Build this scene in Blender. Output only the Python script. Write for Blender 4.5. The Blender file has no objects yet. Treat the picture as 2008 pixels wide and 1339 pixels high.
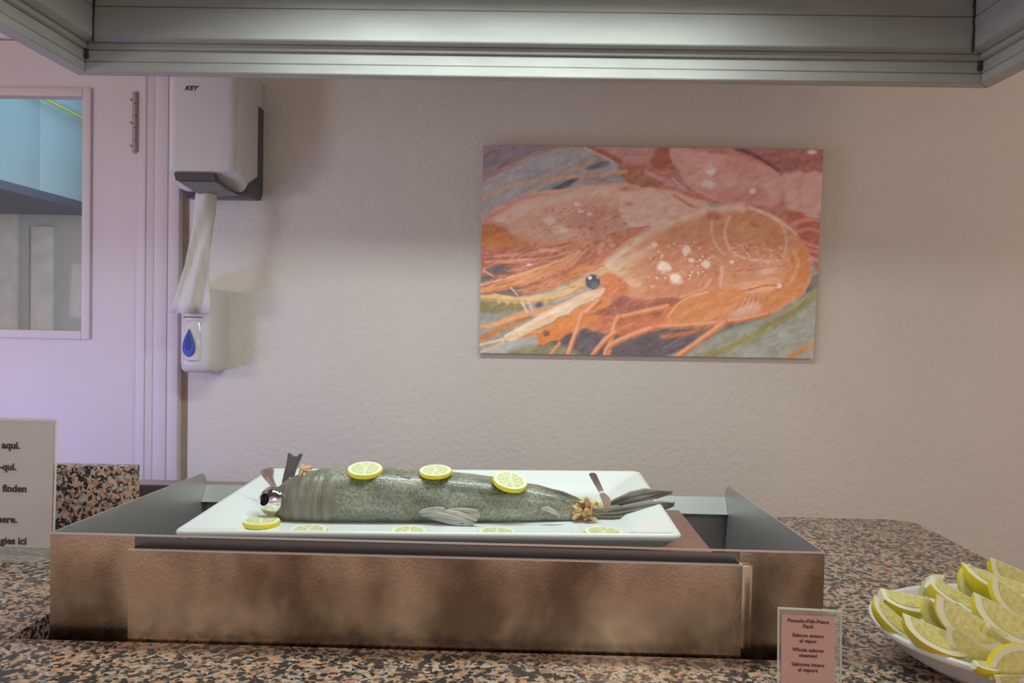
import bpy, bmesh, math, random
import numpy as np
from mathutils import Vector, Matrix, noise as mnoise
random.seed(7)
SC = bpy.context.scene
COL = SC.collection
R = math.radians
EYE = 1.374            # camera height above the floor
CT = 0.92              # counter top height

# ------------------------------------------------------------------ camera
F = 1550.0
eY = np.array([31, 39, -F]); eY /= np.linalg.norm(eY)
eX = np.array([math.cos(R(1.15)), -math.sin(R(1.15)), 0]); eX = eX - eY * eX.dot(eY); eX /= np.linalg.norm(eX)
eZ = np.cross(eX, eY)
CM = np.stack([eX, eY, eZ], 1)
cam_d = bpy.data.cameras.new('camera'); cam = bpy.data.objects.new('camera', cam_d); COL.objects.link(cam)
cam_d.sensor_width = 36; cam_d.lens = 36 * F / 2008; cam_d.clip_start = .02
cam.matrix_world = Matrix.Translation((0, 0, EYE)) @ Matrix([list(r) for r in CM.T]).to_4x4()
SC.camera = cam

def PY(px, py, Y):
    """point at true depth Y seen at photo position (px, py)"""
    d = CM.T @ np.array([px - 1004., 669.5 - py, -F])
    return Vector((d[0] * Y / d[1], Y, EYE + d[2] * Y / d[1]))

# ------------------------------------------------------------------ world, lights, exposure
W = bpy.data.worlds.new('world'); SC.world = W; W.use_nodes = True
bg = W.node_tree.nodes['Background']
bg.inputs[0].default_value = (1.0, .81, .74, 1); bg.inputs[1].default_value = .60
SC.view_settings.view_transform = 'Standard'; SC.view_settings.look = 'None'
SC.view_settings.exposure = 0.0; SC.view_settings.gamma = 1.0; SC.view_settings.use_curve_mapping = False

def area(name, loc, target, sx, sy, power, col, spread=180):
    l = bpy.data.lights.new(name, 'AREA'); l.shape = 'RECTANGLE'; l.size = sx; l.size_y = sy
    l.energy = power; l.color = col; l.spread = R(spread)
    o = bpy.data.objects.new(name, l); COL.objects.link(o); o.location = loc
    o.rotation_euler = (Vector(target) - Vector(loc)).to_track_quat('-Z', 'Y').to_euler()
    return o
area('hood_lamp_light', (-.05, 1.38, 2.065), (-.05, 1.42, 0), 1.0, .14, 9.0, (.90, 1.0, .94), 168)
area('cold_cabinet_light', (-1.75, 1.55, .98), (-1.0, 2.4, .95), .55, .12, 4.6, (.30, .35, 1.0))
area('buffet_light', (-2.1, 1.0, 1.48), (-.9, 2.4, 1.2), .26, .26, 4.2, (1.0, .95, .97))
area('dining_room_light', (.9, -1.4, 2.6), (.4, 1.6, .9), 1.6, .9, 18, (1.0, .86, .76))
area('kitchen_light', (-1.75, 3.2, 2.62), (-2.2, 3.6, 1.2), .5, .8, 5.5, (.30, .78, 1.0))
area('kitchen_wall_fill', (-1.40, 2.95, 1.75), (-2.5, 4.2, 1.5), .3, .5, 7, (.9, .97, 1.0))  # unseen fill added to brighten the lower kitchen wall

# ------------------------------------------------------------------ materials
def s2l(c):
    return tuple(((v / 255) / 12.92 if v <= 10 else ((v / 255 + .055) / 1.055) ** 2.4) for v in c)
MATS = {}
def mat(name, col, rough=.5, metal=0., col2=None, nscale=8., stretch=(1, 1, 1), bump=0., bscale=None, spec=.5, coat=0.,
        lo=.35, hi=.65, trans=0., ior=1.45, emit=None, estr=0., detail=4., sss=0.):
    m = bpy.data.materials.new(name); m.use_nodes = True; MATS[name] = m
    nt = m.node_tree; b = nt.nodes['Principled BSDF']
    b.inputs['Base Color'].default_value = (*col, 1); b.inputs['Roughness'].default_value = rough
    b.inputs['Metallic'].default_value = metal; b.inputs['Specular IOR Level'].default_value = spec
    b.inputs['Coat Weight'].default_value = coat; b.inputs['Transmission Weight'].default_value = trans
    b.inputs['IOR'].default_value = ior
    if sss: b.inputs['Subsurface Weight'].default_value = sss; b.inputs['Subsurface Scale'].default_value = .008
    if emit: b.inputs['Emission Color'].default_value = (*emit, 1); b.inputs['Emission Strength'].default_value = estr
    tc = nt.nodes.new('ShaderNodeTexCoord'); mp = nt.nodes.new('ShaderNodeMapping'); mp.inputs['Scale'].default_value = stretch
    nt.links.new(tc.outputs['Object'], mp.inputs[0])
    if col2:
        n = nt.nodes.new('ShaderNodeTexNoise'); n.inputs['Scale'].default_value = nscale; n.inputs['Detail'].default_value = detail
        nt.links.new(mp.outputs[0], n.inputs['Vector'])
        r = nt.nodes.new('ShaderNodeValToRGB'); r.color_ramp.elements[0].position = lo; r.color_ramp.elements[1].position = hi
        r.color_ramp.elements[0].color = (*col, 1); r.color_ramp.elements[1].color = (*col2, 1)
        nt.links.new(n.outputs['Fac'], r.inputs[0]); nt.links.new(r.outputs[0], b.inputs['Base Color'])
    if bump:
        n2 = nt.nodes.new('ShaderNodeTexNoise'); n2.inputs['Scale'].default_value = bscale or nscale; n2.inputs['Detail'].default_value = 5
        nt.links.new(mp.outputs[0], n2.inputs['Vector'])
        bp = nt.nodes.new('ShaderNodeBump'); bp.inputs['Strength'].default_value = bump; bp.inputs['Distance'].default_value = .004
        nt.links.new(n2.outputs['Fac'], bp.inputs['Height']); nt.links.new(bp.outputs[0], b.inputs['Normal'])
    return m

def granite_mat(name):
    m = mat(name, (.4, .3, .2), rough=.16, spec=.5)
    nt = m.node_tree; b = nt.nodes['Principled BSDF']
    tc = nt.nodes.new('ShaderNodeTexCoord')
    nz = nt.nodes.new('ShaderNodeTexNoise'); nz.inputs['Scale'].default_value = 150
    mx = nt.nodes.new('ShaderNodeMixRGB'); mx.blend_type = 'ADD'; mx.inputs[0].default_value = .009
    nt.links.new(tc.outputs['Object'], nz.inputs['Vector'])
    nt.links.new(tc.outputs['Object'], mx.inputs[1]); nt.links.new(nz.outputs['Color'], mx.inputs[2])
    v = nt.nodes.new('ShaderNodeTexVoronoi'); v.inputs['Scale'].default_value = 190
    nt.links.new(mx.outputs[0], v.inputs['Vector'])
    sp = nt.nodes.new('ShaderNodeSeparateColor'); nt.links.new(v.outputs['Color'], sp.inputs[0])
    r = nt.nodes.new('ShaderNodeValToRGB'); cr = r.color_ramp; cr.interpolation = 'CONSTANT'
    stops = [(0, (.025, .025, .027)), (.22, (.085, .083, .08)), (.34, (.25, .24, .215)), (.46, (.48, .25, .145)), (.62, (.56, .36, .235)), (.80, (.55, .45, .34)), (.92, (.44, .42, .385))]
    while len(cr.elements) < len(stops): cr.elements.new(.5)
    for e, (p, c) in zip(cr.elements, stops): e.position = p; e.color = (*c, 1)
    nt.links.new(sp.outputs[0], r.inputs[0])
    # clusters of larger dark flecks
    v2 = nt.nodes.new('ShaderNodeTexVoronoi'); v2.inputs['Scale'].default_value = 105
    nt.links.new(mx.outputs[0], v2.inputs['Vector'])
    sp2 = nt.nodes.new('ShaderNodeSeparateColor'); nt.links.new(v2.outputs['Color'], sp2.inputs[0])
    lt = nt.nodes.new('ShaderNodeMath'); lt.operation = 'LESS_THAN'; lt.inputs[1].default_value = .17
    nt.links.new(sp2.outputs[1], lt.inputs[0])
    m2 = nt.nodes.new('ShaderNodeMixRGB'); nt.links.new(lt.outputs[0], m2.inputs[0])
    nt.links.new(r.outputs[0], m2.inputs[1]); m2.inputs[2].default_value = (.045, .044, .045, 1)
    nt.links.new(m2.outputs[0], b.inputs['Base Color'])
    return m

granite_mat('granite')
mat('wall_paint', (.735, .70, .635), .85, col2=(.77, .735, .665), nscale=2.2, bump=.85, bscale=62)
mat('door_paint', (.68, .60, .60), .6, col2=(.71, .63, .62), nscale=3, bump=.10, bscale=120)
mat('casing_paint', (.70, .63, .64), .55)
mat('gap_shade', (.42, .34, .27), .9, col2=(.50, .42, .34), nscale=30)  # shadow in the casing gap, put into the colour
mat('ceiling_paint', (.72, .68, .64), .9)
mat('floor_tile', (.36, .24, .17), .5, col2=(.42, .28, .20), nscale=9)
mat('cabinet_wood', (.16, .085, .045), .45, col2=(.22, .12, .06), nscale=6, stretch=(1, 1, 8))
mat('steel_brushed', (.56, .545, .53), .30, 1.0, col2=(.46, .44, .42), nscale=5, stretch=(2, 2, 1), bump=.08, bscale=200, lo=.3, hi=.7)
mat('steel_front', (.66, .55, .42), .24, 1.0, col2=(.25, .19, .14), nscale=4.2, stretch=(2.0, 1, 1.3), bump=.06, bscale=150, lo=.40, hi=.62, detail=7)  # brown mottling painted in for reflections of the dining room
mat('steel_side', (.52, .52, .52), .42, .55, col2=(.47, .47, .47), nscale=4, stretch=(1, 1, 4))
mat('steel_lit_strip', (.46, .49, .48), .5, .3)  # for the lit band on the warmer's back wall
mat('steel_edge', (.85, .83, .82), .25, 1.0)
mat('steel_plate', (.52, .42, .40), .34, .9, col2=(.46, .36, .34), nscale=10)
mat('steel_hood', (.47, .48, .465), .62, .40, col2=(.41, .42, .405), nscale=7, stretch=(1, 1, 3), bump=.03, bscale=40)
mat('dark_seam', (.03, .03, .032), .6)
mat('dark_steel', (.20, .19, .19), .4, .8)
mat('porcelain', (.83, .92, .92), .14, spec=.55, coat=.3)
mat('porcelain_grey', (.78, .80, .83), .2)
mat('plastic_white', (.66, .645, .65), .16, coat=.4)
mat('plastic_white_soft', (.66, .645, .63), .35)
mat('plastic_grey', (.085, .085, .095), .35)
mat('plastic_midgrey', (.20, .20, .205), .45)
mat('blue_plastic', (.035, .10, .52), .2, coat=.5)
mat('blue_dark', (.02, .045, .27), .25, coat=.5)
mat('paper_towel', (.70, .68, .64), .9, bump=.15, bscale=160)
mat('ink', (.035, .03, .032), .7)
mat('ink_brown', (.10, .045, .045), .8)
mat('card_pink', (.62, .39, .35), .7)
mat('sign_paper', (.52, .50, .48), .6, col2=(.58, .56, .55), nscale=5)
mat('chrome', (.82, .82, .84), .07, 1.0)
mat('knife_steel', (.42, .30, .28), .22, 1.0)
mat('ladle_handle', (.30, .23, .22), .4, .3)
mat('handle_grey', (.16, .17, .18), .35, .3)
mat('lemon_rind', (.84, .64, .02), .34, col2=(.72, .68, .04), nscale=18, bump=.25, bscale=420, sss=.1)
mat('lemon_rind_green', (.66, .66, .05), .36, col2=(.82, .64, .02), nscale=25, bump=.25, bscale=420, sss=.1)
mat('lemon_pith', (.88, .88, .66), .55, sss=.2)
mat('lemon_pulp', (.66, .60, .16), .28, col2=(.80, .76, .38), nscale=170, bump=.35, bscale=260, sss=.15, stretch=(1, .6, 1))
mat('lemon_pulp_pale', (.68, .68, .30), .28, col2=(.80, .80, .50), nscale=150, bump=.3, bscale=260, sss=.15)
mat('fish_fin', (.34, .33, .29), .4, col2=(.18, .18, .165), nscale=60, stretch=(.25, 1, 1), bump=.5, bscale=90)
mat('fish_fin_pale', (.52, .50, .44), .4, col2=(.30, .32, .34), nscale=70, stretch=(.25, 1, 1), bump=.4, bscale=90)
mat('fish_flesh', (.42, .22, .085), .4, col2=(.72, .54, .30), nscale=75, bump=.5, bscale=110, sss=.15)
mat('kitchen_steel', (.31, .44, .50), .45, .2, col2=(.27, .39, .45), nscale=1.5)
mat('kitchen_wall', (.56, .57, .57), .8, col2=(.54, .54, .53), nscale=2)
mat('kitchen_tile', (.85, .82, .78), .6, col2=(.72, .71, .69), nscale=14)
mat('kitchen_dark', (.05, .06, .09), .6)
mat('tube_yellow', (.42, .46, .10), .4)
mat('hinge_metal', (.42, .36, .34), .4, .6)

def glass_mat(name, tint, alpha, rough=.03):
    m = mat(name, tint, rough); nt = m.node_tree; b = nt.nodes['Principled BSDF']
    t = nt.nodes.new('ShaderNodeBsdfTransparent'); mx = nt.nodes.new('ShaderNodeMixShader'); mx.inputs[0].default_value = alpha
    out = nt.nodes['Material Output']
    nt.links.new(t.outputs[0], mx.inputs[1]); nt.links.new(b.outputs[0], mx.inputs[2]); nt.links.new(mx.outputs[0], out.inputs[0])
glass_mat('window_glass', (.55, .62, .66), .06)
glass_mat('acrylic', (.62, .66, .60), .25)
glass_mat('acrylic_edge', (.80, .85, .78), .7)

def fish_mat():
    m = mat('fish_skin', (.2, .2, .18), .30, spec=.6, coat=.25)
    nt = m.node_tree; b = nt.nodes['Principled BSDF']; L = nt.links.new
    tc = nt.nodes.new('ShaderNodeTexCoord')
    v = nt.nodes.new('ShaderNodeTexVoronoi'); v.inputs['Scale'].default_value = 330; L(tc.outputs['Object'], v.inputs['Vector'])
    n = nt.nodes.new('ShaderNodeTexNoise'); n.inputs['Scale'].default_value = 24; n.inputs['Detail'].default_value = 7
    mp = nt.nodes.new('ShaderNodeMapping'); mp.inputs['Scale'].default_value = (.45, 1, 1.2); L(tc.outputs['Object'], mp.inputs[0]); L(mp.outputs[0], n.inputs['Vector'])
    n3 = nt.nodes.new('ShaderNodeTexNoise'); n3.inputs['Scale'].default_value = 230; n3.inputs['Detail'].default_value = 3; L(tc.outputs['Object'], n3.inputs['Vector'])
    r = nt.nodes.new('ShaderNodeValToRGB'); e = r.color_ramp.elements
    e[0].position = .30; e[0].color = (.07, .077, .055, 1); e[1].position = .68; e[1].color = (.33, .36, .285, 1)
    L(n.outputs['Fac'], r.inputs[0])
    mx = nt.nodes.new('ShaderNodeMixRGB'); mx.blend_type = 'OVERLAY'; mx.inputs[0].default_value = 1.0
    L(r.outputs[0], mx.inputs[1]); L(n3.outputs['Fac'], mx.inputs[2])
    L(mx.outputs[0], b.inputs['Base Color'])
    bp = nt.nodes.new('ShaderNodeBump'); bp.inputs['Strength'].default_value = .35; bp.inputs['Distance'].default_value = .0015
    L(v.outputs['Distance'], bp.inputs['Height']); L(bp.outputs[0], b.inputs['Normal'])
fish_mat()
mat('fish_head_skin', (.10, .102, .085), .34, col2=(.28, .28, .22), nscale=22, bump=.7, bscale=60, coat=.2, stretch=(2.6, .8, .5), lo=.3, hi=.68, detail=6)

# ------------------------------------------------------------------ helpers
def link(o, parent=None):
    COL.objects.link(o)
    if parent is not None: o.parent = parent
    return o
def thing(name, label, cat, loc=(0, 0, 0), rot=(0, 0, 0), group=None):
    o = bpy.data.objects.new(name, None); o.empty_display_size = .05; COL.objects.link(o)
    o.location = loc; o.rotation_euler = rot; tag(o, label, cat, group); return o
def tag(o, label, cat, group=None):
    o['label'] = label; o['category'] = cat
    if group: o['group'] = group
    return o
def finish(name, bm, m, parent=None, smooth=False, world=True):
    bmesh.ops.recalc_face_normals(bm, faces=bm.faces)
    if world and parent is not None:
        off = -(Vector(parent.location) + (Vector(parent.parent.location) if parent.parent else Vector()))
        bmesh.ops.translate(bm, verts=bm.verts, vec=off)
    me = bpy.data.meshes.new(name); bm.to_mesh(me); bm.free()
    me.materials.append(MATS[m])
    if smooth:
        for p in me.polygons: p.use_smooth = True
        if smooth != 'all': me.set_sharp_from_angle(angle=R(smooth if smooth is not True else 40))
    return link(bpy.data.objects.new(name, me), parent)
def add_box(bm, x0, x1, y0, y1, z0, z1, bev=0., seg=2):
    r = bmesh.ops.create_cube(bm, size=1.0, matrix=Matrix.Translation(((x0 + x1) / 2, (y0 + y1) / 2, (z0 + z1) / 2)) @ Matrix.Diagonal((x1 - x0, y1 - y0, z1 - z0, 1)))
    if bev:
        es = list({e for v in r['verts'] for e in v.link_edges})
        bmesh.ops.bevel(bm, geom=es, offset=bev, segments=seg, affect='EDGES', profile=.5)
def box(name, x0, x1, y0, y1, z0, z1, m, parent=None, bev=0., world=True, seg=2):
    bm = bmesh.new(); add_box(bm, x0, x1, y0, y1, z0, z1, bev, seg)
    return finish(name, bm, m, parent, smooth=(40 if bev else False), world=world)
def add_prism(bm, pts, n0, n1):
    """closed polygon of 3D points at n0 and the same polygon at n1 (lists of Vectors)"""
    a = [bm.verts.new(p) for p in n0]; b = [bm.verts.new(p) for p in n1]; n = len(a)
    bm.faces.new(a); bm.faces.new(list(reversed(b)))
    for i in range(n): bm.faces.new((a[i], b[i], b[(i + 1) % n], a[(i + 1) % n]))
def prism_y(name, xz, y0, y1, m, parent=None, world=True, bev=0., smooth=35):
    bm = bmesh.new(); add_prism(bm, None, [Vector((x, y0, z)) for x, z in xz], [Vector((x, y1, z)) for x, z in xz])
    if bev: bmesh.ops.bevel(bm, geom=[e for e in bm.edges if abs(e.verts[0].co.y - e.verts[1].co.y) < 1e-6], offset=bev, segments=2, affect='EDGES')
    return finish(name, bm, m, parent, smooth, world)
def prism_x(name, yz, x0, x1, m, parent=None, world=True, bev=0., smooth=35):
    bm = bmesh.new(); add_prism(bm, None, [Vector((x0, y, z)) for y, z in yz], [Vector((x1, y, z)) for y, z in yz])
    if bev: bmesh.ops.bevel(bm, geom=[e for e in bm.edges if abs(e.verts[0].co.x - e.verts[1].co.x) < 1e-6], offset=bev, segments=3, affect='EDGES')
    return finish(name, bm, m, parent, smooth, world)
def add_loft(bm, rings, cap=True):
    vs = [[bm.verts.new(p) for p in r] for r in rings]; n = len(vs[0])
    for a, b in zip(vs, vs[1:]):
        for i in range(n): bm.faces.new((a[i], a[(i + 1) % n], b[(i + 1) % n], b[i]))
    if cap: bm.faces.new(list(reversed(vs[0]))); bm.faces.new(vs[-1])
    return vs
def ering(c, u, v, ru, rv, n=16):
    c = Vector(c); u = Vector(u); v = Vector(v)
    return [c + u * (ru * math.cos(2 * math.pi * i / n)) + v * (rv * math.sin(2 * math.pi * i / n)) for i in range(n)]
def add_sweep(bm, pts, n=10):
    """pts: (centre, half width, half thickness); the section lies across the path, width in the picture plane, thickness in depth"""
    rings = []
    for i, (c, w, t) in enumerate(pts):
        a = Vector(pts[max(0, i - 1)][0]); b = Vector(pts[min(len(pts) - 1, i + 1)][0])
        d = (b - a).normalized(); dep = Vector((0, 1, 0)); wd = d.cross(dep).normalized(); dep = wd.cross(d).normalized()
        rings.append(ering(c, wd, dep, w, t, n))
    add_loft(bm, rings)
def lathe(bm, prof, n=48, sx=1., sy=1., c=(0, 0, 0)):
    rings = [[Vector((c[0] + r * sx * math.cos(2 * math.pi * i / n), c[1] + r * sy * math.sin(2 * math.pi * i / n), c[2] + z)) for i in range(n)] for r, z in prof]
    return add_loft(bm, rings)
def rrect(x0, x1, y0, y1, r, z, n=6):
    out = []
    for cx, cy, a0 in ((x1 - r, y1 - r, 0), (x0 + r, y1 - r, 90), (x0 + r, y0 + r, 180), (x1 - r, y0 + r, 270)):
        for k in range(n + 1):
            a = R(a0 + 90 * k / n); out.append(Vector((cx + r * math.cos(a), cy + r * math.sin(a), z)))
    return out
def text(name, s, size, m, parent, loc, rot=(90, 0, 0), align='CENTER', bold=0., shear=0., sx=1.):
    c = bpy.data.curves.new(name, 'FONT'); c.body = s; c.size = size; c.align_x = align; c.align_y = 'CENTER'
    c.extrude = .00025; c.offset = bold; c.shear = shear; c.resolution_u = 3
    t = bpy.data.objects.new('tmp', c); COL.objects.link(t)
    dg = bpy.context.evaluated_depsgraph_get(); me = bpy.data.meshes.new_from_object(t.evaluated_get(dg))
    bpy.data.objects.remove(t); bpy.data.curves.remove(c)
    me.name = name; me.materials.clear(); me.materials.append(MATS[m])
    o = link(bpy.data.objects.new(name, me), parent); o.location = loc; o.rotation_euler = tuple(R(a) for a in rot); o.scale = (sx, 1, 1)
    return o
def struct(o): o['kind'] = 'structure'; return o

# ------------------------------------------------------------------ the room
WY = 2.4
DX0, DX1, DTOP = -2.14, -1.2, 2.2          # door opening
GX0, GX1 = -1.06, -1.038                   # gap beside the casing, its shadow painted brown
bm = bmesh.new()
add_box(bm, GX1, 3.6, WY, WY + .12, 0, 2.75)
add_box(bm, DX0 - .16, GX1, WY, WY + .12, DTOP + .06, 2.75)
add_box(bm, -3.6, DX0 - .16, WY, WY + .12, 0, 2.75)
struct(finish('wall_back', bm, 'wall_paint'))
struct(box('floor', -3.6, 3.6, -3.0, 5.0, -.1, 0, 'floor_tile'))
struct(box('ceiling', -3.6, 3.6, -1.8, 5.0, 2.75, 2.85, 'ceiling_paint'))
# baseboard along the back wall
struct(box('baseboard_back', GX1, 3.6, WY - .014, WY, 0, .09, 'casing_paint', bev=.003))
# door casing
tr = bpy.data.objects.new('trim_1', None); COL.objects.link(tr); tr.location = (-1.13, WY, 0); struct(tr)
box('jamb', -1.197, -1.142, WY - .012, WY + .10, 0, DTOP + .05, 'casing_paint', tr, .003)
box('jamb_bead', -1.178, -1.166, WY - .016, WY + .02, 0, DTOP + .02, 'casing_paint', tr, .003)
box('stop', -1.139, -1.097, WY - .020, WY + .10, 0, DTOP + .05, 'casing_paint', tr, .004)
box('architrave', -1.094, GX0, WY - .024, WY + .10, 0, DTOP + .05, 'casing_paint', tr, .004)
box('gap', GX0 + .0005, GX1 - .0005, WY + .006, WY + .10, 0, DTOP + .058, 'gap_shade', tr)
box('head', DX0 - .15, -1.142, WY - .012, WY + .10, DTOP + .004, DTOP + .055, 'casing_paint', tr, .003)
box('jamb', DX0 - .15, DX0 - .004, WY - .012, WY + .10, 0, DTOP + .002, 'casing_paint', tr, .003)
# door with a glazed window
dr = bpy.data.objects.new('door_1', None); COL.objects.link(dr); dr.location = (-1.67, WY, 0); struct(dr)
wx0, wx1, wz0, wz1 = -1.97, -1.366, 1.316, 2.033
bm = bmesh.new(); y0, y1 = WY + .004, WY + .044
add_box(bm, DX0 + .004, wx0, y0, y1, .01, DTOP); add_box(bm, wx1, DX1 - .004, y0, y1, .01, DTOP)
add_box(bm, wx0, wx1, y0, y1, .01, wz0); add_box(bm, wx0, wx1, y0, y1, wz1, DTOP)
leaf = finish('door_leaf', bm, 'door_paint', dr)
b = .024
box('window_bead', wx0 - b, wx0, y0 - .010, y0 + .01, wz0 - b, wz1 + b, 'door_paint', dr, .003)
box('window_bead', wx1 - .002, wx1 + b, y0 - .010, y0 + .01, wz0 - b, wz1 + b, 'door_paint', dr, .003)
box('window_bead', wx0, wx1 - .002, y0 - .010, y0 + .01, wz1 - .002, wz1 + b, 'door_paint', dr, .003)
box('window_bead', wx0, wx1 - .002, y0 - .010, y0 + .01, wz0 - b, wz0 + .002, 'door_paint', dr, .003)
box('pane', wx0, wx1, y0 + .016, y0 + .021, wz0, wz1, 'window_glass', dr)
def hinge(z0, z1):
    bm = bmesh.new()
    n = 5; h = (z1 - z0) / n
    for k in range(n):
        add_loft(bm, [ering((-1.2, WY - .014, z0 + k * h + a), (1, 0, 0), (0, 1, 0), .0075, .0075, 10) for a in (.0012, h - .0012)])
    add_box(bm, -1.212, -1.2, WY - .010, WY + .006, z0, z1)
    for k in (.12, .5, .88):
        add_loft(bm, [ering((-1.216, y, z0 + k * (z1 - z0)), (1, 0, 0), (0, 0, 1), .004, .004, 8) for y in (WY - .012, WY + .004)])
    finish('hinge', bm, 'hinge_metal', leaf, smooth=40)
hinge(1.862, 2.045); hinge(.25, .43)

# kitchen seen through the pane
struct(box('wall_kitchen', -3.6, -.9, 4.2, 4.3, 0, 2.75, 'kitchen_wall'))
struct(box('trim_2', -3.6, -.9, 3.95, 4.2, 1.915, 2.06, 'kitchen_dark'))
tag(box('tile_panel', -3.05, -2.737, 4.17, 4.2, .4, 1.905, 'kitchen_tile', bev=.004), 'wide pale stone panel on the kitchen wall, left in the door window', 'wall panel', 'pale kitchen panels')
tag(box('tile_panel', -2.656, -2.545, 4.17, 4.2, .4, 1.83, 'kitchen_tile', bev=.004), 'narrow pale stone panel on the kitchen wall, right in the door window', 'wall panel', 'pale kitchen panels')
kh = thing('kitchen_canopy', 'blue lit steel canopy hanging in the kitchen behind the door window', 'canopy', (-2.6, 3.4, 1.87))
box('panel', -3.2, -2.13, 2.75, 3.405, 1.90, 2.74, 'kitchen_steel', kh, .003)
box('panel', -3.2, -2.132, 3.41, 3.93, 1.90, 2.74, 'kitchen_steel', kh, .003)
box('rim', -3.2, -2.118, 2.74, 3.94, 1.862, 1.899, 'kitchen_dark', kh, .003)
bm = bmesh.new(); a, b_ = PY(96, 192, 3.38), PY(164, 224, 3.62); a.x = b_.x = -2.105
add_loft(bm, [ering(p, (1, 0, 0), Vector((0, -(b_ - a).z, (b_ - a).y)).normalized(), .008, .008, 10) for p in (a + (a - b_) * .5, b_ + (b_ - a) * .6)])
tag(finish('yellow_tube', bm, 'tube_yellow', smooth=40), 'yellow green tube running along the kitchen canopy in the door window', 'tube')

# ------------------------------------------------------------------ counter
CX0, CX1, CY0, CY1 = -1.75, .922, .915, 1.89
HX0, HX1, HY0, HY1 = -.712, .4205, 1.072, 1.668
ct = thing('granite_counter', 'polished speckled granite counter with rounded corner carrying the steel warmer', 'counter', (-.4, 1.3, 0))
bm = bmesh.new()
loop = [v for v in rrect(CX0, CX1, CY0, CY1, .055, CT, 6)]
hole = [Vector((HX0, HY0, CT)), Vector((HX1, HY0, CT)), Vector((HX1, HY1, CT)), Vector((HX0, HY1, CT))]
es = []
for lp in (loop, hole):
    vs = [bm.verts.new(p) for p in lp]
    es += [bm.edges.new((vs[i], vs[(i + 1) % len(vs)])) for i in range(len(vs))]
bmesh.ops.triangle_fill(bm, edges=es, use_beauty=True)
r = bmesh.ops.extrude_face_region(bm, geom=list(bm.faces))
bmesh.ops.translate(bm, verts=[g for g in r['geom'] if isinstance(g, bmesh.types.BMVert)], vec=(0, 0, -.05))
finish('worktop', bm, 'granite', ct)
box('front_panel', CX0 + .04, CX1 - .05, CY0 + .06, CY0 + .08, .08, CT - .05, 'cabinet_wood', ct)
box('back_panel', CX0 + .04, CX1 - .05, CY1 - .08, CY1 - .06, .08, CT - .05, 'cabinet_wood', ct)
box('side_panel', CX0 + .04, CX0 + .06, CY0 + .08, CY1 - .08, .08, CT - .05, 'cabinet_wood', ct)
box('side_panel', CX1 - .07, CX1 - .05, CY0 + .08, CY1 - .08, .08, CT - .05, 'cabinet_wood', ct)
box('plinth', CX0 + .08, CX1 - .1, CY0 + .12, CY1 - .12, 0, .08, 'dark_steel', ct)
tag(box('granite_block', -1.32, -.792, 1.575, 1.605, CT, 1.064, 'granite', bev=.002), 'orange and black granite upstand slab standing behind the white notice', 'granite slab')
st = thing('steel_channel', 'low dark steel channel lying behind the warmer near the granite upstand', 'channel', (-.58, 1.8, CT))
box('web', -.90, -.30, 1.745, 1.752, CT, .988, 'dark_steel', st)
box('top_flange', -.90, -.30, 1.745, 1.80, .988, .992, 'steel_plate', st)
box('back_web', -.90, -.30, 1.796, 1.80, CT, .988, 'dark_steel', st)

# ------------------------------------------------------------------ steel warmer
BX0, BX1, BY0, BY1 = -.669, .4185, 1.10, 1.64
wm = thing('food_warmer', 'sunken stainless steel food warmer box with brushed brown reflecting front', 'food warmer', (-.125, 1.37, .80))
T = .0025
# front wall: two corner faces and the sheet behind the cover
box('corner_face', BX0, -.548, BY0 - T, BY0, .83, 1.0605, 'steel_front', wm)
box('corner_face', .3015, BX1, BY0 - T, BY0, .83, 1.0605, 'steel_front', wm)
box('front_sheet', -.5475, .301, BY0 - T, BY0, .83, 1.058, 'dark_steel', wm)
box('front_bead', BX0, BX1, BY0 - T - .0006, BY0 + .0006, 1.0605, 1.0625, 'steel_edge', wm)
# cover plate in front, with side returns
fc_ = box('front_cover', -.5475, .3005, 1.078, 1.081, .85, 1.046, 'steel_front', wm)
box('cover_bead', -.5475, .3005, 1.0775, 1.082, 1.046, 1.0482, 'steel_edge', fc_)
box('cover_return', -.5475, -.5455, 1.0815, 1.097, .85, 1.047, 'steel_edge', fc_)
box('cover_return', .2985, .3005, 1.0815, 1.097, .85, 1.047, 'steel_edge', fc_)
box('cover_strip', .302, .318, 1.090, 1.0965, .85, 1.043, 'steel_front', wm, .002)
for x0, x1 in ((BX0, BX0 + T), (BX1 - T, BX1)):
    prof = [(BY0 + .001, .83), (BY0 + .001, 1.0625)]
    zt = 1.047; yr = BY1 - .012; n = 8; rad_y, rad_z = .032, .032
    for k in range(n + 1):
        a = R(90 - 90 * k / n); prof.append((yr - rad_y + rad_y * math.cos(a) + .012, zt - rad_z + rad_z * math.sin(a)))
    prof.append((BY1, .83))
    prism_x('side_panel', prof, x0, x1, 'steel_side', wm, smooth=False)
box('back_wall', BX0 + T, BX1 - T, BY1 - T, BY1, .83, 1.016, 'steel_side', wm)
prism_x('lit_back_strip', [(BY1 - .003, 1.019), (BY1 - .005, 1.019), (BY1 - .030, .989), (BY1 - .028, .987), (BY1 - .003, 1.014)], BX0 + T + .0004, BX1 - T - .0004, 'steel_lit_strip', wm, smooth=False)  # added strip for the wall's lit band, sloped to catch the lamp
box('bottom', BX0 + T, BX1 - T, BY0, BY1 - T, .83, .833, 'dark_steel', wm)
bm = bmesh.new()
add_loft(bm, [rrect(-.555, .3025, 1.225, 1.54, .006, z, 3) for z in (.994, 1.012)])
hp = finish('hot_plate', bm, 'steel_plate', wm, smooth=30)
for x in (-.45, .2):
    box('support', x - .02, x + .02, 1.28, 1.45, .833, .994, 'dark_steel', wm)

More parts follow.
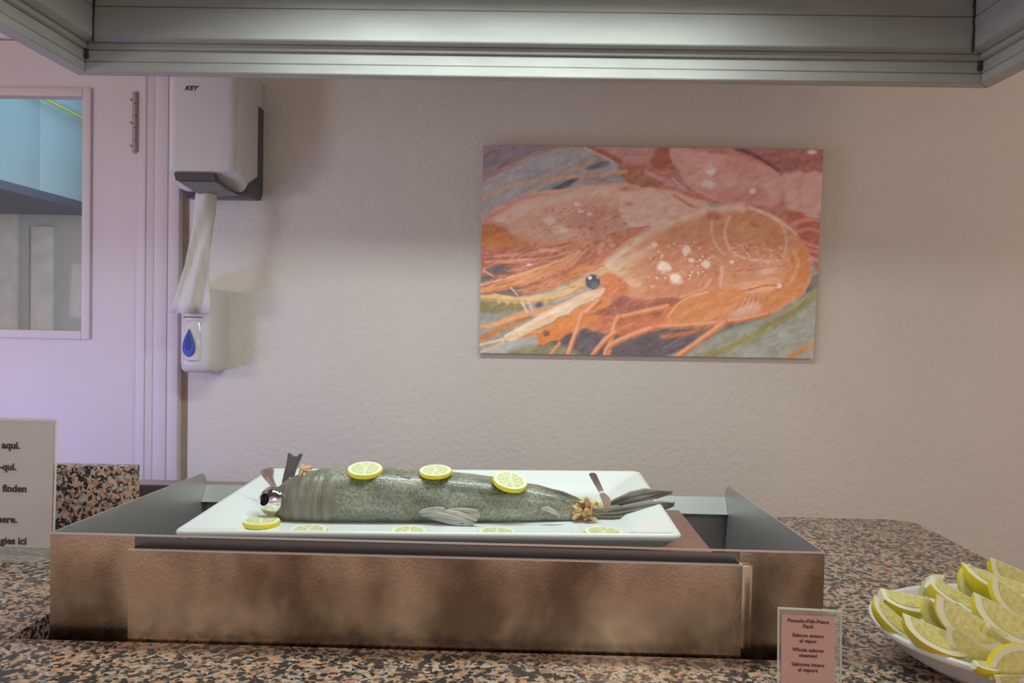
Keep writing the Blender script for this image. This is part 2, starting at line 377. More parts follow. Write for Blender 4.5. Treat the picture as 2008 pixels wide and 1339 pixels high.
# ------------------------------------------------------------------ extractor hood above
HXL, HXR, HYB, HYF, HZ = -1.009, .988, 1.75, .55, 1.90
hd = thing('extractor_hood', 'grey steel canopy with inner gutter hanging over the counter', 'extractor hood', (-.01, 1.15, 1.9))
def ringbox(name, i0, i1, z0, z1, m, bev=.0015):
    """four sides of a rectangular frame between inset i0 (outer) and i1 (inner), mitred; each side a part"""
    o = (HXL + i0, HXR - i0, HYF + i0, HYB - i0); q = (HXL + i1, HXR - i1, HYF + i1, HYB - i1)
    cs = lambda t: [(t[0], t[3]), (t[1], t[3]), (t[1], t[2]), (t[0], t[2])]
    O, Q = cs(o), cs(q)
    for k in range(4):
        a, b2, c, d = O[k], O[(k + 1) % 4], Q[(k + 1) % 4], Q[k]
        bm = bmesh.new(); poly = [a, b2, c, d]
        add_prism(bm, None, [Vector((x, y, z0)) for x, y in poly], [Vector((x, y, z1)) for x, y in poly])
        if bev: bmesh.ops.bevel(bm, geom=list(bm.edges), offset=bev, segments=2, affect='EDGES')
        finish(name, bm, m, hd, smooth=35)
ringbox('lip', 0, .034, HZ, HZ + .0205, 'steel_hood')
ringbox('lip_upper', .001, .0335, HZ + .0212, HZ + .046, 'steel_hood')
ringbox('gutter', .004, .045, HZ + .0462, HZ + .058, 'steel_hood')
ringbox('lower_panel', .004, .074, HZ + .0585, HZ + .124, 'steel_hood')
ringbox('upper_panel', .004, .0735, HZ + .125, HZ + .45, 'steel_hood', .001)
box('top', HXL + .004, HXR - .004, HYF + .004, HYB - .004, HZ + .45, HZ + .46, 'steel_hood', hd)
box('duct', -.25, .25, .95, 1.4, HZ + .46, 2.75, 'steel_hood', hd, .003)
for cx, s in ((HXL + .0755, 1), (HXR - .0755, -1)):
    bm = bmesh.new(); pts = []
    for k in range(26):
        z = HZ + .05 + k * .4 / 25
        pts.append(((cx + random.uniform(-.0012, .0012), HYB - .0755 + random.uniform(-.001, .001), z), random.uniform(.0016, .0034), .002))
    rings = [ering(c, (1, 0, 0), (0, 1, 0), w, t, 6) for c, w, t in pts]; add_loft(bm, rings)
    finish('weld_seam', bm, 'dark_seam', hd, smooth=True)
    bm = bmesh.new()
    rings = [ering((cx - s * .036, HYB - .037, HZ + .026 + k * .004), (1, 0, 0), (0, 1, 0), .0035 + .002 * math.sin(k * 1.3), .004, 7) for k in range(6)]
    add_loft(bm, rings); finish('weld_seam', bm, 'dark_seam', hd, smooth=True)
lf = thing('hood_lamp', 'slim lamp housing fixed under the top of the steel canopy', 'lamp', (-.05, 1.38, 2.075))
bm = bmesh.new(); add_box(bm, -.60, .50, 1.29, 1.47, 2.075, 2.115, .006); finish('housing', bm, 'steel_hood', lf, smooth=40)
mat('diffuser', (.9, .95, .9), .4, emit=(.90, 1.0, .94), estr=2.0)
box('diffuser', -.56, .46, 1.31, 1.45, 2.0695, 2.075, 'diffuser', lf)
for x in (-.35, .25): box('bracket', x - .01, x + .01, 1.37, 1.39, 2.115, HZ + .45, 'dark_steel', lf)

# ------------------------------------------------------------------ serving tray
tx0, tx1, ty0, ty1 = -.389, .389, -.230, .230
ty = thing('serving_tray', 'large white rectangular serving tray holding the whole fish', 'tray', (-.148, 1.420, 1.0555), (R(1.35), R(-.95), 0))
bm = bmesh.new()
def rr(i, z, r): return rrect(tx0 + i, tx1 - i, ty0 + i, ty1 - i, max(r, .004), z, 6)
prof = [(.050, -.032, .03), (.026, -.0305, .028), (.017, -.024, .022), (.008, -.0135, .016), (.001, -.0085, .014), (0, -.005, .014), (.0015, -.001, .014), (.005, .0005, .014), (.010, -.0008, .014), (.058, -.0165, .02), (.064, -.0185, .022), (.074, -.0268, .025), (.088, -.0282, .028)]
add_loft(bm, [rr(i, z, r_) for i, z, r_ in prof])
finish('basin', bm, 'porcelain', ty, smooth=50, world=False)
TRM = Matrix.Translation(ty.location) @ ty.rotation_euler.to_matrix().to_4x4()
def tray_pt(X, Y, dz=0.):
    """world point on the tray floor below X, Y"""
    n = TRM.to_3x3() @ Vector((0, 0, 1)); p0 = TRM @ Vector((0, 0, -.0282))
    z = p0.z - (n.x * (X - p0.x) + n.y * (Y - p0.y)) / n.z
    return Vector((X, Y, z + dz))

# ------------------------------------------------------------------ salmon
fs = thing('salmon', 'whole steamed salmon with grey green skin and torn tail on the white tray', 'fish', tray_pt(-.15, 1.39))
def fpt(px, py, Y=1.388): return PY(px, py, Y)
prof = [(546, 962, 1018), (549, 952, 1026), (556, 942, 1031), (575, 932, 1034), (600, 924, 1036), (625, 920, 1036), (636, 919, 1035), (643, 921, 1035), (652, 918, 1036), (690, 917, 1036), (740, 917, 1036), (800, 920, 1036), (860, 924, 1035), (920, 930, 1034), (980, 938, 1033), (1030, 947, 1031), (1070, 956, 1029), (1105, 965, 1027), (1128, 973, 1025), (1140, 980, 1021), (1146, 988, 1015)]
def fish_ring(px, t, bt, n=28, grow=1.):
    a, b2 = fpt(px, t), fpt(px, bt); c = (a + b2) / 2; h = (a - b2).length / 2 * grow
    out = []
    for i in range(n):
        th = 2 * math.pi * i / n
        y = math.cos(th); z = math.sin(th)
        y = math.copysign(abs(y) ** .85, y); z = math.copysign(abs(z) ** .92, z)
        p = Vector((c.x, c.y + h * 1.0 * y, c.z + h * z))
        p += Vector((0, 1, 1)) * .0016 * mnoise.noise(p * 40)
        p.z = max(p.z, tray_pt(p.x, p.y, .0004).z)
        out.append(p)
    return out
def finer(pr, k=3):
    out = []
    for a, b2 in zip(pr, pr[1:]):
        for j in range(k): out.append(tuple(a[i] + (b2[i] - a[i]) * j / k for i in range(3)))
    return out + [pr[-1]]
bm = bmesh.new(); add_loft(bm, [fish_ring(*p) for p in finer(prof[7:])]); finish('body', bm, 'fish_skin', fs, smooth='all')
bm = bmesh.new()
hp_ = finer(prof[:10], 4); rings = []
for j, p in enumerate(hp_):
    g = 1.006 + (.012 * math.sin(j * 1.7) + .008 * math.sin(j * 2.9)) * (j > 10) * (j < 34)
    if j > 28: g = 1.006 - .008 * (j - 28) / 8
    ring = fish_ring(*p, grow=g)
    sh = [v + Vector((.012 * max(0, (v.z - 1.075) / .03) * (1 - j / len(hp_)), 0, 0)) for v in ring]
    rings.append(sh)
add_loft(bm, rings); finish('collar', bm, 'fish_head_skin', fs, smooth='all')
# torn flesh at the tail end and at the collar
def lumps(name, pts, m, parent, seed=1):
    bm = bmesh.new(); rnd = random.Random(seed)
    for (px, py, Y, rr_) in pts:
        c = PY(px, py, Y)
        res = bmesh.ops.create_icosphere(bm, subdivisions=2, radius=1, matrix=Matrix.Translation(c) @ Matrix.Rotation(rnd.uniform(0, 3), 4, 'Y') @ Matrix.Diagonal((rr_ * rnd.uniform(1.2, 2.2), rr_, rr_ * rnd.uniform(.45, .9), 1)))
        for v in res['verts']: v.co += (v.co - c) * .25 * mnoise.noise(v.co * 130)
    return finish(name, bm, m, parent, smooth='all')
rf = random.Random(12)
lumps('torn_flesh', [(rf.uniform(1128, 1162), rf.uniform(984, 1018), rf.uniform(1.352, 1.40), rf.uniform(.0032, .0062)) for _ in range(46)] + [(rf.uniform(1155, 1185), rf.uniform(990, 1012), rf.uniform(1.38, 1.42), rf.uniform(.0035, .0065)) for _ in range(26)] + [(rf.uniform(1150, 1240), rf.uniform(1014, 1022), rf.uniform(1.375, 1.42), rf.uniform(.004, .006)) for _ in range(30)], 'fish_flesh', fs, 3)
lumps('torn_flesh', [(592, 921, 1.40, .006), (601, 919, 1.40, .006), (606, 925, 1.395, .006), (588, 934, 1.38, .006), (598, 936, 1.375, .006)], 'fish_flesh', fs, 5)
for k_, q_ in enumerate([(783, 921, 1.362, .0026), (794, 922.5, 1.358, .0022), (801, 924, 1.356, .0024), (672, 919.5, 1.36, .0022)]): lumps('dorsal_scar', [q_], 'fish_flesh', fs, 6 + k_)
# tail fin, two lobes, each a fan of overlapping rays
def lobe(spine, Y0, Y1, widths, tipn, seed):
    rnd = random.Random(seed); bm = bmesh.new(); nr = 9
    for r_i in range(nr):
        f = r_i / (nr - 1) - .5; pts = []
        for k, ((px, py), w) in enumerate(zip(spine, widths)):
            t = k / (len(spine) - 1); Yk = Y0 + (Y1 - Y0) * t + .003 * math.sin(r_i * 2.1)
            p = PY(px + rnd.uniform(-1, 1) + (tipn[r_i % len(tipn)] if k == len(spine) - 1 else 0), py, Yk)
            p += Vector((.25 * f * w, 0, f * 2 * w)); pts.append((p, max(.0011, w * .26 * (1.0 if k < len(spine) - 1 else .35)), .0020))
        add_sweep(bm, pts, 7)
    return finish('tail_lobe', bm, 'fish_fin', fs, smooth='all')
lobe([(1156, 1004), (1176, 1004), (1204, 993), (1234, 983), (1262, 976), (1286, 970), (1305, 966)], 1.39, 1.42, (.006, .008, .0115, .0145, .0140, .0075, .002), (0, 12, 4, 10, -4), 3)
lobe([(1156, 1004), (1174, 1008), (1204, 1008), (1240, 1003), (1272, 997), (1298, 993), (1314, 990)], 1.38, 1.376, (.006, .008, .0095, .0120, .0115, .0075, .003), (0, 6, -6, 8, 2), 5)
bm = bmesh.new(); add_sweep(bm, [(PY(1150, 1004, 1.386), .008, .009), (PY(1168, 1005, 1.384), .0095, .009), (PY(1190, 1003, 1.386), .010, .007), (PY(1215, 998, 1.39), .008, .005)], 12)
finish('tail_stalk', bm, 'fish_skin', fs, smooth='all')
bm = bmesh.new(); add_sweep(bm, [(PY(1286, 969, 1.419), .004, .003), (PY(1300, 968, 1.42), .003, .0025), (PY(1310, 965, 1.42), .0024, .002), (PY(1319, 964, 1.42), .0014, .0015)], 8); finish('fin_tip', bm, 'handle_grey', fs, smooth='all')
bm = bmesh.new(); add_sweep(bm, [(PY(1300, 995, 1.376), .004, .003), (PY(1312, 993, 1.376), .0035, .0025), (PY(1319, 988, 1.376), .0024, .002), (PY(1323, 984, 1.376), .0012, .0012)], 8); finish('fin_tip', bm, 'handle_grey', fs, smooth='all')
# pelvic fin of overlapping rays
bm = bmesh.new()
for (x0, y0_, x1, y1_, x2, y2_, w) in ((815, 1006, 850, 996, 872, 1000, .0055), (825, 1010, 865, 1004, 925, 1026, .006), (835, 1008, 880, 998, 936, 1018, .006), (845, 1002, 885, 1004, 930, 1028, .0045), (870, 1002, 900, 996, 938, 1003, .004), (880, 1004, 910, 1004, 940, 1010, .005), (840, 1014, 870, 1020, 905, 1028, .005)):
    a, b2, c = PY(x0, y0_, 1.342), PY(x1, y1_, 1.331), PY(x2, y2_, 1.327)
    pts = []
    for k in range(7):
        t = k / 6; p = a * (1 - t) ** 2 + b2 * 2 * t * (1 - t) + c * t * t
        pts.append((p, w * (.5 + 1.2 * t - .9 * t * t), .0022))
    add_sweep(bm, pts, 8)
finish('pelvic_fin', bm, 'fish_fin_pale', fs, smooth='all')
bm = bmesh.new(); add_sweep(bm, [(PY(1062, 998, 1.344), .003, .003), (PY(1072, 997, 1.340), .0045, .004), (PY(1085, 1003, 1.340), .0045, .003), (PY(1100, 1012, 1.345), .0015, .002)], 8)
finish('anal_fin', bm, 'fish_fin_pale', fs, smooth='all')

# ------------------------------------------------------------------ lemon slices
def make_slice(rad=.029, th=.007):
    bmr = bmesh.new(); n = 36
    prof_ = [(rad * .90, 0), (rad * .97, .0004), (rad, th * .3), (rad * .99, th * .75), (rad * .95, th), (rad * .93, th)]
    lathe(bmr, prof_, n)
    bmp = bmesh.new(); lathe(bmp, [(rad * .94, th * .9), (rad * .94, th + .0002), (rad * .3, th + .0002), (.001, th + .0002)], n)
    bmu = bmesh.new()
    for k in range(9):
        a0, a1 = 2 * math.pi * (k + .06) / 9, 2 * math.pi * (k + .94) / 9; pts = []
        for r_, aa, bb in ((.12, .45, .55), (.45, .12, .88), (.70, .02, .98), (.76, .15, .85)):
            pts.append((r_, a0 + (a1 - a0) * aa, a0 + (a1 - a0) * bb))
        L_ = [(r_ * rad, x) for r_, x, _ in pts] + [(r_ * rad, x) for r_, _, x in reversed(pts)]
        add_prism(bmu, None, [Vector((r_ * math.cos(x), r_ * math.sin(x), th + .0001)) for r_, x in L_], [Vector((r_ * math.cos(x), r_ * math.sin(x), th + .0007)) for r_, x in L_])
    return bmr, bmp, bmu
slice_me = []
for nm, b3, m in zip(('rind', 'pith', 'pulp'), make_slice(), ('lemon_rind', 'lemon_pith', 'lemon_pulp_pale')):
    o = finish(nm, b3, m, None, smooth=40); slice_me.append((nm, o.data)); bpy.data.objects.remove(o)
def lemon_slice(label, loc, rot, scale=1., group='lemon slices on the tray'):
    t = thing('lemon_slice', label, 'lemon slice', loc, rot, group); t.scale = (scale,) * 3
    for nm, me in slice_me: link(bpy.data.objects.new(nm, me), t)
    return t
def onf(px, py, Y=1.372): return PY(px, py, Y)
lemon_slice('lemon slice on the fish back nearest the collar, leftmost of three', onf(716, 926), (R(13), R(1), 0), 1.08)
lemon_slice('half folded lemon slice in the middle of the fish back', onf(854, 929), (R(9), R(-4), .4), 1.0)
lemon_slice('lemon slice on the fish back nearest the tail, rightmost of three', onf(999, 948, 1.366), (R(20), R(7), .2), 1.08)
trx, trz = ty.rotation_euler.x, ty.rotation_euler.y
def tslice(label, X, Y, sc=1., dz=.0005, rx=0): return lemon_slice(label, tray_pt(X, Y, dz), (trx + R(rx), trz, random.uniform(0, 3)), sc)
tslice('lemon slice on the tray beside the ladle bowl', -.446, 1.325, 1.12)
tslice('lemon slice behind the tray rim under the fish collar, first of four in front', -.350, 1.272, 1.1)
tslice('lemon slice behind the tray rim below the pelvic fin, second of four in front', -.186, 1.272, 1.05)
tslice('lemon slice behind the tray rim right of the pelvic fin, third of four in front', -.043, 1.271, 1.1)
tslice('lemon slice behind the tray rim below the tail, rightmost of four in front', .130, 1.274, 1.15)
tslice('lemon slice behind the fish next to the knife', .113, 1.478, 1.1, .002, 6)

# ------------------------------------------------------------------ serving tools
ld = thing('serving_ladle', 'shiny steel ladle with flared handle leaning beside the fish collar', 'ladle', tray_pt(-.45, 1.40))
bm = bmesh.new(); c = PY(537, 982, 1.362); rad = .026
prf = []
for k in range(12):
    a = R(-88 + k * 14); prf.append((rad * math.cos(a), rad * math.sin(a)))
pin = [(r_ * .92, z * .92) for r_, z in reversed(prf)]
n = 28; M3 = Matrix.Translation(c) @ Matrix.Rotation(R(72), 4, 'X') @ Matrix.Rotation(R(-25), 4, 'Y')
add_loft(bm, [[M3 @ Vector((r_ * math.cos(2 * math.pi * i / n), r_ * math.sin(2 * math.pi * i / n), z)) for i in range(n)] for r_, z in prf + pin])
finish('bowl', bm, 'chrome', ld, smooth=50)
bm = bmesh.new(); add_sweep(bm, [(PY(546, 972, 1.395), .0055, .002), (PY(542, 962, 1.40), .005, .002), (PY(536, 951, 1.41), .0052, .002), (PY(530, 940, 1.42), .0075, .002), (PY(526, 929, 1.425), .0115, .002), (PY(524, 922, 1.427), .0125, .002), (PY(523.5, 918.5, 1.428), .0095, .0015)], 10)
finish('handle', bm, 'ladle_handle', ld, smooth='all')
fk = thing('serving_fork', 'dark grey handled serving fork standing behind the fish collar', 'serving fork', tray_pt(-.43, 1.43))
def quadstrip(rows, y, th):
    bm = bmesh.new(); Lp = [PY(a, b2, y) for a, b2 in rows]
    add_prism(bm, None, Lp, [p + Vector((0, th, 0)) for p in Lp])
    bmesh.ops.bevel(bm, geom=list(bm.edges), offset=.0008, segments=2, affect='EDGES'); return bm
bm = quadstrip([(552, 947), (556, 930), (561, 912), (563.5, 896), (564, 889), (567, 888), (571, 894), (575, 896.5), (582, 896.5), (587, 890), (590, 889), (593, 892), (590, 899), (583, 914), (578, 928), (574, 944), (566, 950)], 1.428, .006)
finish('handle', bm, 'handle_grey', fk, smooth=35)
bm = quadstrip([(557, 949), (566, 951), (572, 975), (568, 1005), (560, 1005), (558, 975)], 1.43, .004); finish('shank', bm, 'chrome', fk, smooth=35)
bm = bmesh.new(); bmesh.ops.create_uvsphere(bm, u_segments=16, v_segments=10, radius=1, matrix=Matrix.Translation(PY(575, 939, 1.408)) @ Matrix.Diagonal((.009, .006, .006, 1)))
finish('ferrule', bm, 'chrome', fk, smooth='all')
kn = thing('dinner_knife', 'steel knife standing upright in the torn tail of the fish', 'knife', PY(1192, 1000, 1.375))
bm = quadstrip([(1155, 931), (1158, 928), (1167, 928), (1170, 931), (1184, 962), (1174, 965)], 1.374, .006); finish('handle', bm, 'knife_steel', kn, smooth=35)
bm = quadstrip([(1173.5, 964.5), (1184, 961.5), (1185, 965.5), (1174.5, 968.5)], 1.373, .008); finish('collar', bm, 'chrome', kn, smooth=35)
bm = quadstrip([(1175, 968), (1184.5, 965.5), (1190, 972), (1197, 977), (1198, 1000), (1188, 1004)], 1.375, .003); finish('blade', bm, 'knife_steel', kn, smooth=35)

# ------------------------------------------------------------------ lemon dish
DC = Vector((.697, 1.06, CT)); DA, DB, DH = .218, .185, .052
ds = thing('lemon_dish', 'white oval dish heaped with lemon wedges at the right', 'dish', DC)
bm = bmesh.new()
lathe(bm, [(.50, 0), (.60, .0), (.70, .006), (.86, .026), (.955, DH - .006), (.985, DH - .003), (1.0, DH), (.998, DH + .004), (.975, DH + .006), (.945, DH + .003), (.90, DH - .010), (.80, .022), (.66, .011), (.40, .009), (.01, .009)], 72, DA, DB, DC)
finish('bowl', bm, 'porcelain_grey', ds, smooth=60)
def make_wedge(theta, a=.040, b=.029, cut0=-1., cut1=1., m='lemon_rind'):
    """lemon wedge: axis along X, straight inner edge up, rind below"""
    n, k = 16, 8
    xs = [cut0 + (cut1 - cut0) * i / n for i in range(n + 1)]
    def rad(s): return b * max(0., (1 - abs(s) ** 2.3)) ** .55 + .0006
    bmr = bmesh.new(); grid = []
    for s in xs:
        row = []
        for j in range(k + 1):
            th = theta * (j / k - .5); row.append(bmr.verts.new((a * s, rad(s) * math.sin(th), -rad(s) * math.cos(th))))
        grid.append(row)
    for r0, r1 in zip(grid, grid[1:]):
        for j in range(k): bmr.faces.new((r0[j], r0[j + 1], r1[j + 1], r1[j]))
    bmp = bmesh.new(); bmu = bmesh.new()
    for sg in (-1, 1):
        d = Vector((0, math.sin(sg * theta / 2), -math.cos(theta / 2))); nrm = Vector((0, math.cos(theta / 2) * sg, math.sin(theta / 2)))
        top = [bmp.verts.new((a * s, 0, 0)) for s in xs]; bot = [bmp.verts.new(Vector((a * s, 0, 0)) + d * rad(s)) for s in xs]
        for i in range(n): bmp.faces.new((top[i], top[i + 1], bot[i + 1], bot[i]))
        ti = [bmu.verts.new(Vector((a * s * .80, 0, 0)) + d * .0012 + nrm * .0005) for s in xs]
        bi = [bmu.verts.new(Vector((a * s * .80, 0, 0)) + d * max(.0016, (rad(s) * .82 - .001)) + nrm * .0007) for s in xs]
        for i in range(n): bmu.faces.new((ti[i], ti[i + 1], bi[i + 1], bi[i]))
    for e, s in ((0, cut0), (-1, cut1)):      # end caps where a tip is cut off
        c0 = bmp.verts.new((a * s, 0, 0)); rim = [bmp.verts.new(v.co) for v in grid[e]]
        for j in range(k): bmp.faces.new((c0, rim[j], rim[j + 1]))
    bmesh.ops.remove_doubles(bmp, verts=bmp.verts, dist=1e-5)
    out = []
    for nm, b4, mm in (('rind', bmr, m), ('pith', bmp, 'lemon_pith'), ('pulp', bmu, 'lemon_pulp')):
        o = finish(nm, b4, mm, None, smooth=50); out.append((nm, o.data)); bpy.data.objects.remove(o)
    return out
WK = [make_wedge(R(62)), make_wedge(R(85), .038, .030, -1, .72, 'lemon_rind_green'), make_wedge(R(52), .042, .028), make_wedge(R(95), .036, .031, -.8, 1, 'lemon_rind_green'), make_wedge(R(80), .046, .033), make_wedge(R(92), .034, .031, m='lemon_rind_green')]
def wedge(label, px, py, Y, ang, roll, kind=0, sc=1., tilt=0.):
    """ang: slope of the axis in the picture (degrees, down to the right), roll: inner edge tipped away, tilt: right end away from viewer"""
    p = PY(px, py, Y)
    ax = Vector((math.cos(R(ang)) * math.cos(R(tilt)), math.sin(R(tilt)), -math.sin(R(ang)) * math.cos(R(tilt)))).normalized()
    up = Vector((0, 0, 1)); up = (up - ax * up.dot(ax)).normalized(); sd = up.cross(ax).normalized()
    up2 = up * math.cos(R(roll)) + sd * math.sin(R(roll)); sd2 = up2.cross(ax)
    Mx = Matrix((ax, sd2, up2)).transposed()
    t = thing('lemon_wedge', label, 'lemon wedge', p + up2 * .012 * sc, Mx.to_euler(), 'lemon wedges in the dish'); t.scale = (sc,) * 3
    for nm, me in WK[kind]: link(bpy.data.objects.new(nm, me), t)
    return t
WD = [  # label, px, py, Y, angle, roll, kind, scale, tilt
    ('leftmost lemon wedge resting high on the dish rim, cut face up', 1772, 1182, 1.085, 9, 20, 3, 1.12, -4),
    ('thin lemon wedge under the leftmost one, lying along the dish rim', 1756, 1222, 1.045, 40, 40, 2, .95, -24),
    ('yellow lemon wedge seen rind first behind the leftmost wedges', 1824, 1166, 1.13, -62, -100, 0, .85, 20),
    ('lemon wedge with trimmed tip standing high at the back left of the heap', 1862, 1168, 1.10, 28, 22, 3, 1.05, -20),
    ('narrow pale lemon wedge standing on its tip behind the trimmed wedge', 1904, 1158, 1.12, 68, -20, 2, .92, 0),
    ('big lemon wedge on top of the heap with broad cut face up', 1956, 1146, 1.11, 17, 26, 4, 1.12, -6),
    ('rearmost pale lemon wedge at the right edge of the picture', 1990, 1132, 1.16, 22, -12, 0, 1.15, 0),
    ('pale lemon wedge below the big top wedge at the right edge', 1996, 1182, 1.06, 32, -10, 4, 1.0, -8),
    ('lemon wedge at the heap centre with large cut face to the viewer', 1902, 1222, 1.0, 28, -16, 4, 1.10, -14),
    ('lemon wedge half hidden behind the front left wedges', 1848, 1220, 1.03, 42, -6, 0, .95, -8),
    ('front left lemon wedge lying on the rim with pale cut face', 1838, 1250, .985, 19, 14, 4, 1.0, -14),
    ('lemon wedge with thick white pith right of the heap centre', 1978, 1218, 1.02, 25, -2, 4, 1.15, -10),
    ('small yellow wedge tip between the thick pith wedge and the round end', 1968, 1256, .985, 34, -70, 0, .8, -6),
    ('lemon wedge with dull rind lying at the front rim', 1916, 1276, .96, 31, -40, 2, 1.0, -22),
    ('small lemon wedge end low at the front rim', 1936, 1308, .925, 4, 30, 3, .55, 0),
    ('round ended lemon wedge at the lower right with ringed cut face', 1988, 1300, .925, -14, 228, 5, 1.05, 0),
    ('flat lemon wedge behind the heap centre with green edge', 1932, 1201, 1.055, 4, 40, 0, .9, 0),
    ('yellow lemon wedge at the bottom right corner of the dish', 2004, 1328, .915, -4, -50, 0, .9, 0),
]
for w in WD: wedge(*w)
for k, (x, y, z) in enumerate(((.58, 1.06, .955), (.63, 1.0, .95), (.66, 1.1, .955), (.60, 1.13, .96), (.72, 1.05, .96), (.70, .97, .95), (.78, 1.1, .965), (.76, .98, .96), (.84, 1.05, .97), (.80, 1.16, .97), (.74, 1.16, .97), (.86, .98, .965))):
    t = thing('lemon_wedge', 'lemon wedge buried low in the heap of the dish', 'lemon wedge', (x, y, z), (random.uniform(-.6, .6), random.uniform(-.3, .3), random.uniform(0, 6)), 'buried lemon wedges')
    for nm, me in WK[k % 5]: link(bpy.data.objects.new(nm, me), t)

# ------------------------------------------------------------------ notices
cd = thing('menu_card', 'small pink menu card in a clear stand in front of the warmer', 'menu card', (.3555, .968, CT), (R(-5), 0, R(-4)))
cw, ch = .037, .104
box('holder', -cw, cw, .0004, .0022, 0, ch, 'acrylic', cd, world=False)
box('holder_edge', -cw, cw, -.001, .0026, ch, ch + .0018, 'acrylic_edge', cd, world=False)
box('holder_edge', -cw - .0012, -cw, -.001, .0026, 0, ch + .0018, 'acrylic_edge', cd, world=False)
box('holder_edge', cw, cw + .0012, -.001, .0026, 0, ch + .0018, 'acrylic_edge', cd, world=False)
box('holder_foot', -cw, cw, .0026, .045, 0, .002, 'acrylic', cd, world=False)
box('paper', -cw + .003, cw - .007, -.0008, .0002, .002, ch - .006, 'card_pink', cd, world=False)
for s, z in (('Pescado-Fish-Pesce', .091), ('Fisch', .0845), ('Salmon entero', .0735), ('al vapor', .067), ('Whole salmon', .056), ('steamed', .0495), ('Salmone intero', .0385), ('al vapore', .032)):
    text('lettering', s, .0064, 'ink_brown', cd, (-.002, -.0012, z), bold=.00008)
sg = thing('notice_board', 'grey notice in a clear upright stand at the left picture edge', 'notice', (-.98, 1.44, CT), (R(-2), 0, 0))
sw, sh = .107, .254
box('holder', -sw, sw, .0006, .003, 0, sh, 'acrylic', sg, world=False)
box('holder_edge', -sw, sw, -.0014, .003, sh, sh + .002, 'acrylic_edge', sg, world=False)
box('holder_edge', sw, sw + .0015, -.0014, .003, 0, sh + .002, 'acrylic_edge', sg, world=False)
box('holder_foot', -sw, sw, -.045, .07, 0, .003, 'acrylic', sg, world=False)
box('paper', -sw, sw - .003, -.0010, .0004, .016, sh - .003, 'sign_paper', sg, world=False)
for s, px, py in (('aqui.', 34, 875), ('-qui.', 28, 917), ('finden', 49, 960), ('here.', 32, 1020), ('gies ici', 51, 1062)):
    p = PY(px, py, 1.438) - Vector(sg.location)
    text('lettering', s, .0185, 'ink', sg, (p.x, -.0016, p.z), align='RIGHT', bold=.0005)

# ------------------------------------------------------------------ paper towel dispenser
pd = thing('towel_dispenser', 'white paper towel dispenser with dark grey back band on the wall', 'towel dispenser', (-.913, WY, 1.73))
px0, px1 = -1.020, -.815
def rounded_shell(name, x0, x1, prof, m, parent, r, n=7):
    """side profile (y, z) carried across x, its front and lower edges rounded off towards both ends"""
    yb = max(p[0] for p in prof); yf = min(p[0] for p in prof); zc = sum(p[1] for p in prof) / len(prof); zr = max(abs(p[1] - zc) for p in prof)
    xs = [(x0 + r * (1 - math.cos(R(90 * k / n))), r * (1 - math.sin(R(90 * k / n)))) for k in range(n + 1)]
    xs += [(x1 - (x - x0), i) for x, i in reversed(xs)]
    bm = bmesh.new()
    add_loft(bm, [[Vector((x, y + ins * (yb - y) / (yb - yf), z - ins * .5 * (z - zc) / zr)) for y, z in prof] for x, ins in xs])
    return finish(name, bm, m, parent, smooth=38)
def arc(cy, cz, ry, rz, a0, a1, n=8): return [(cy + ry * math.cos(R(a0 + (a1 - a0) * k / n)), cz + rz * math.sin(R(a0 + (a1 - a0) * k / n))) for k in range(n + 1)]
cover_prof = [(2.362, 2.085)] + arc(2.22, 2.06, .025, .025, 90, 180, 5) + [(2.195, 1.775)] + arc(2.33, 1.780, .090, .056, 215, 270, 5) + arc(2.33, 1.756, .032, .032, 270, 360, 6)
rounded_shell('cover', px0, px1, cover_prof, 'plastic_white', pd, .030)
band_prof = [(WY, 2.0), (2.352, 2.0)] + [(2.352, 1.79)] + arc(2.33, 1.755, .06, .036, 180, 270, 5) + arc(2.36, 1.759, .040, .040, 270, 360, 6)
rounded_shell('back_band', px0 + .006, px1 + .001, band_prof, 'plastic_grey', pd, .006, 3)
rounded_shell('back_plate', px0 + .006, px1 - .002, [(WY - .001, 2.08), (2.34, 2.08), (2.34, 2.001), (WY - .001, 2.001)], 'plastic_white', pd, .006, 3)
# outlet: dark lip and grey funnel at the lower front
prism_y('outlet_lip', [(PY(341, 340, 2.194).x, 1.769), (PY(421, 340, 2.194).x, 1.769), (PY(424, 358, 2.194).x, 1.748), (PY(344, 358, 2.194).x, 1.748)], 2.1925, 2.21, 'plastic_grey', pd, bev=.002)
prism_y('outlet_funnel', [(PY(345, 356, 2.205).x, 1.750), (PY(424, 356, 2.205).x, 1.750), (PY(450, 384, 2.205).x, 1.722), (PY(384, 386, 2.205).x, 1.716)], 2.205, 2.29, 'plastic_midgrey', pd, bev=.003)
text('logo', 'KEY', .0165, 'ink', pd, (PY(374, 173, 2.194).x + .913, 2.1945 - WY, PY(374, 173, 2.194).z - 1.73), bold=.0006, shear=.35, sx=1.2)
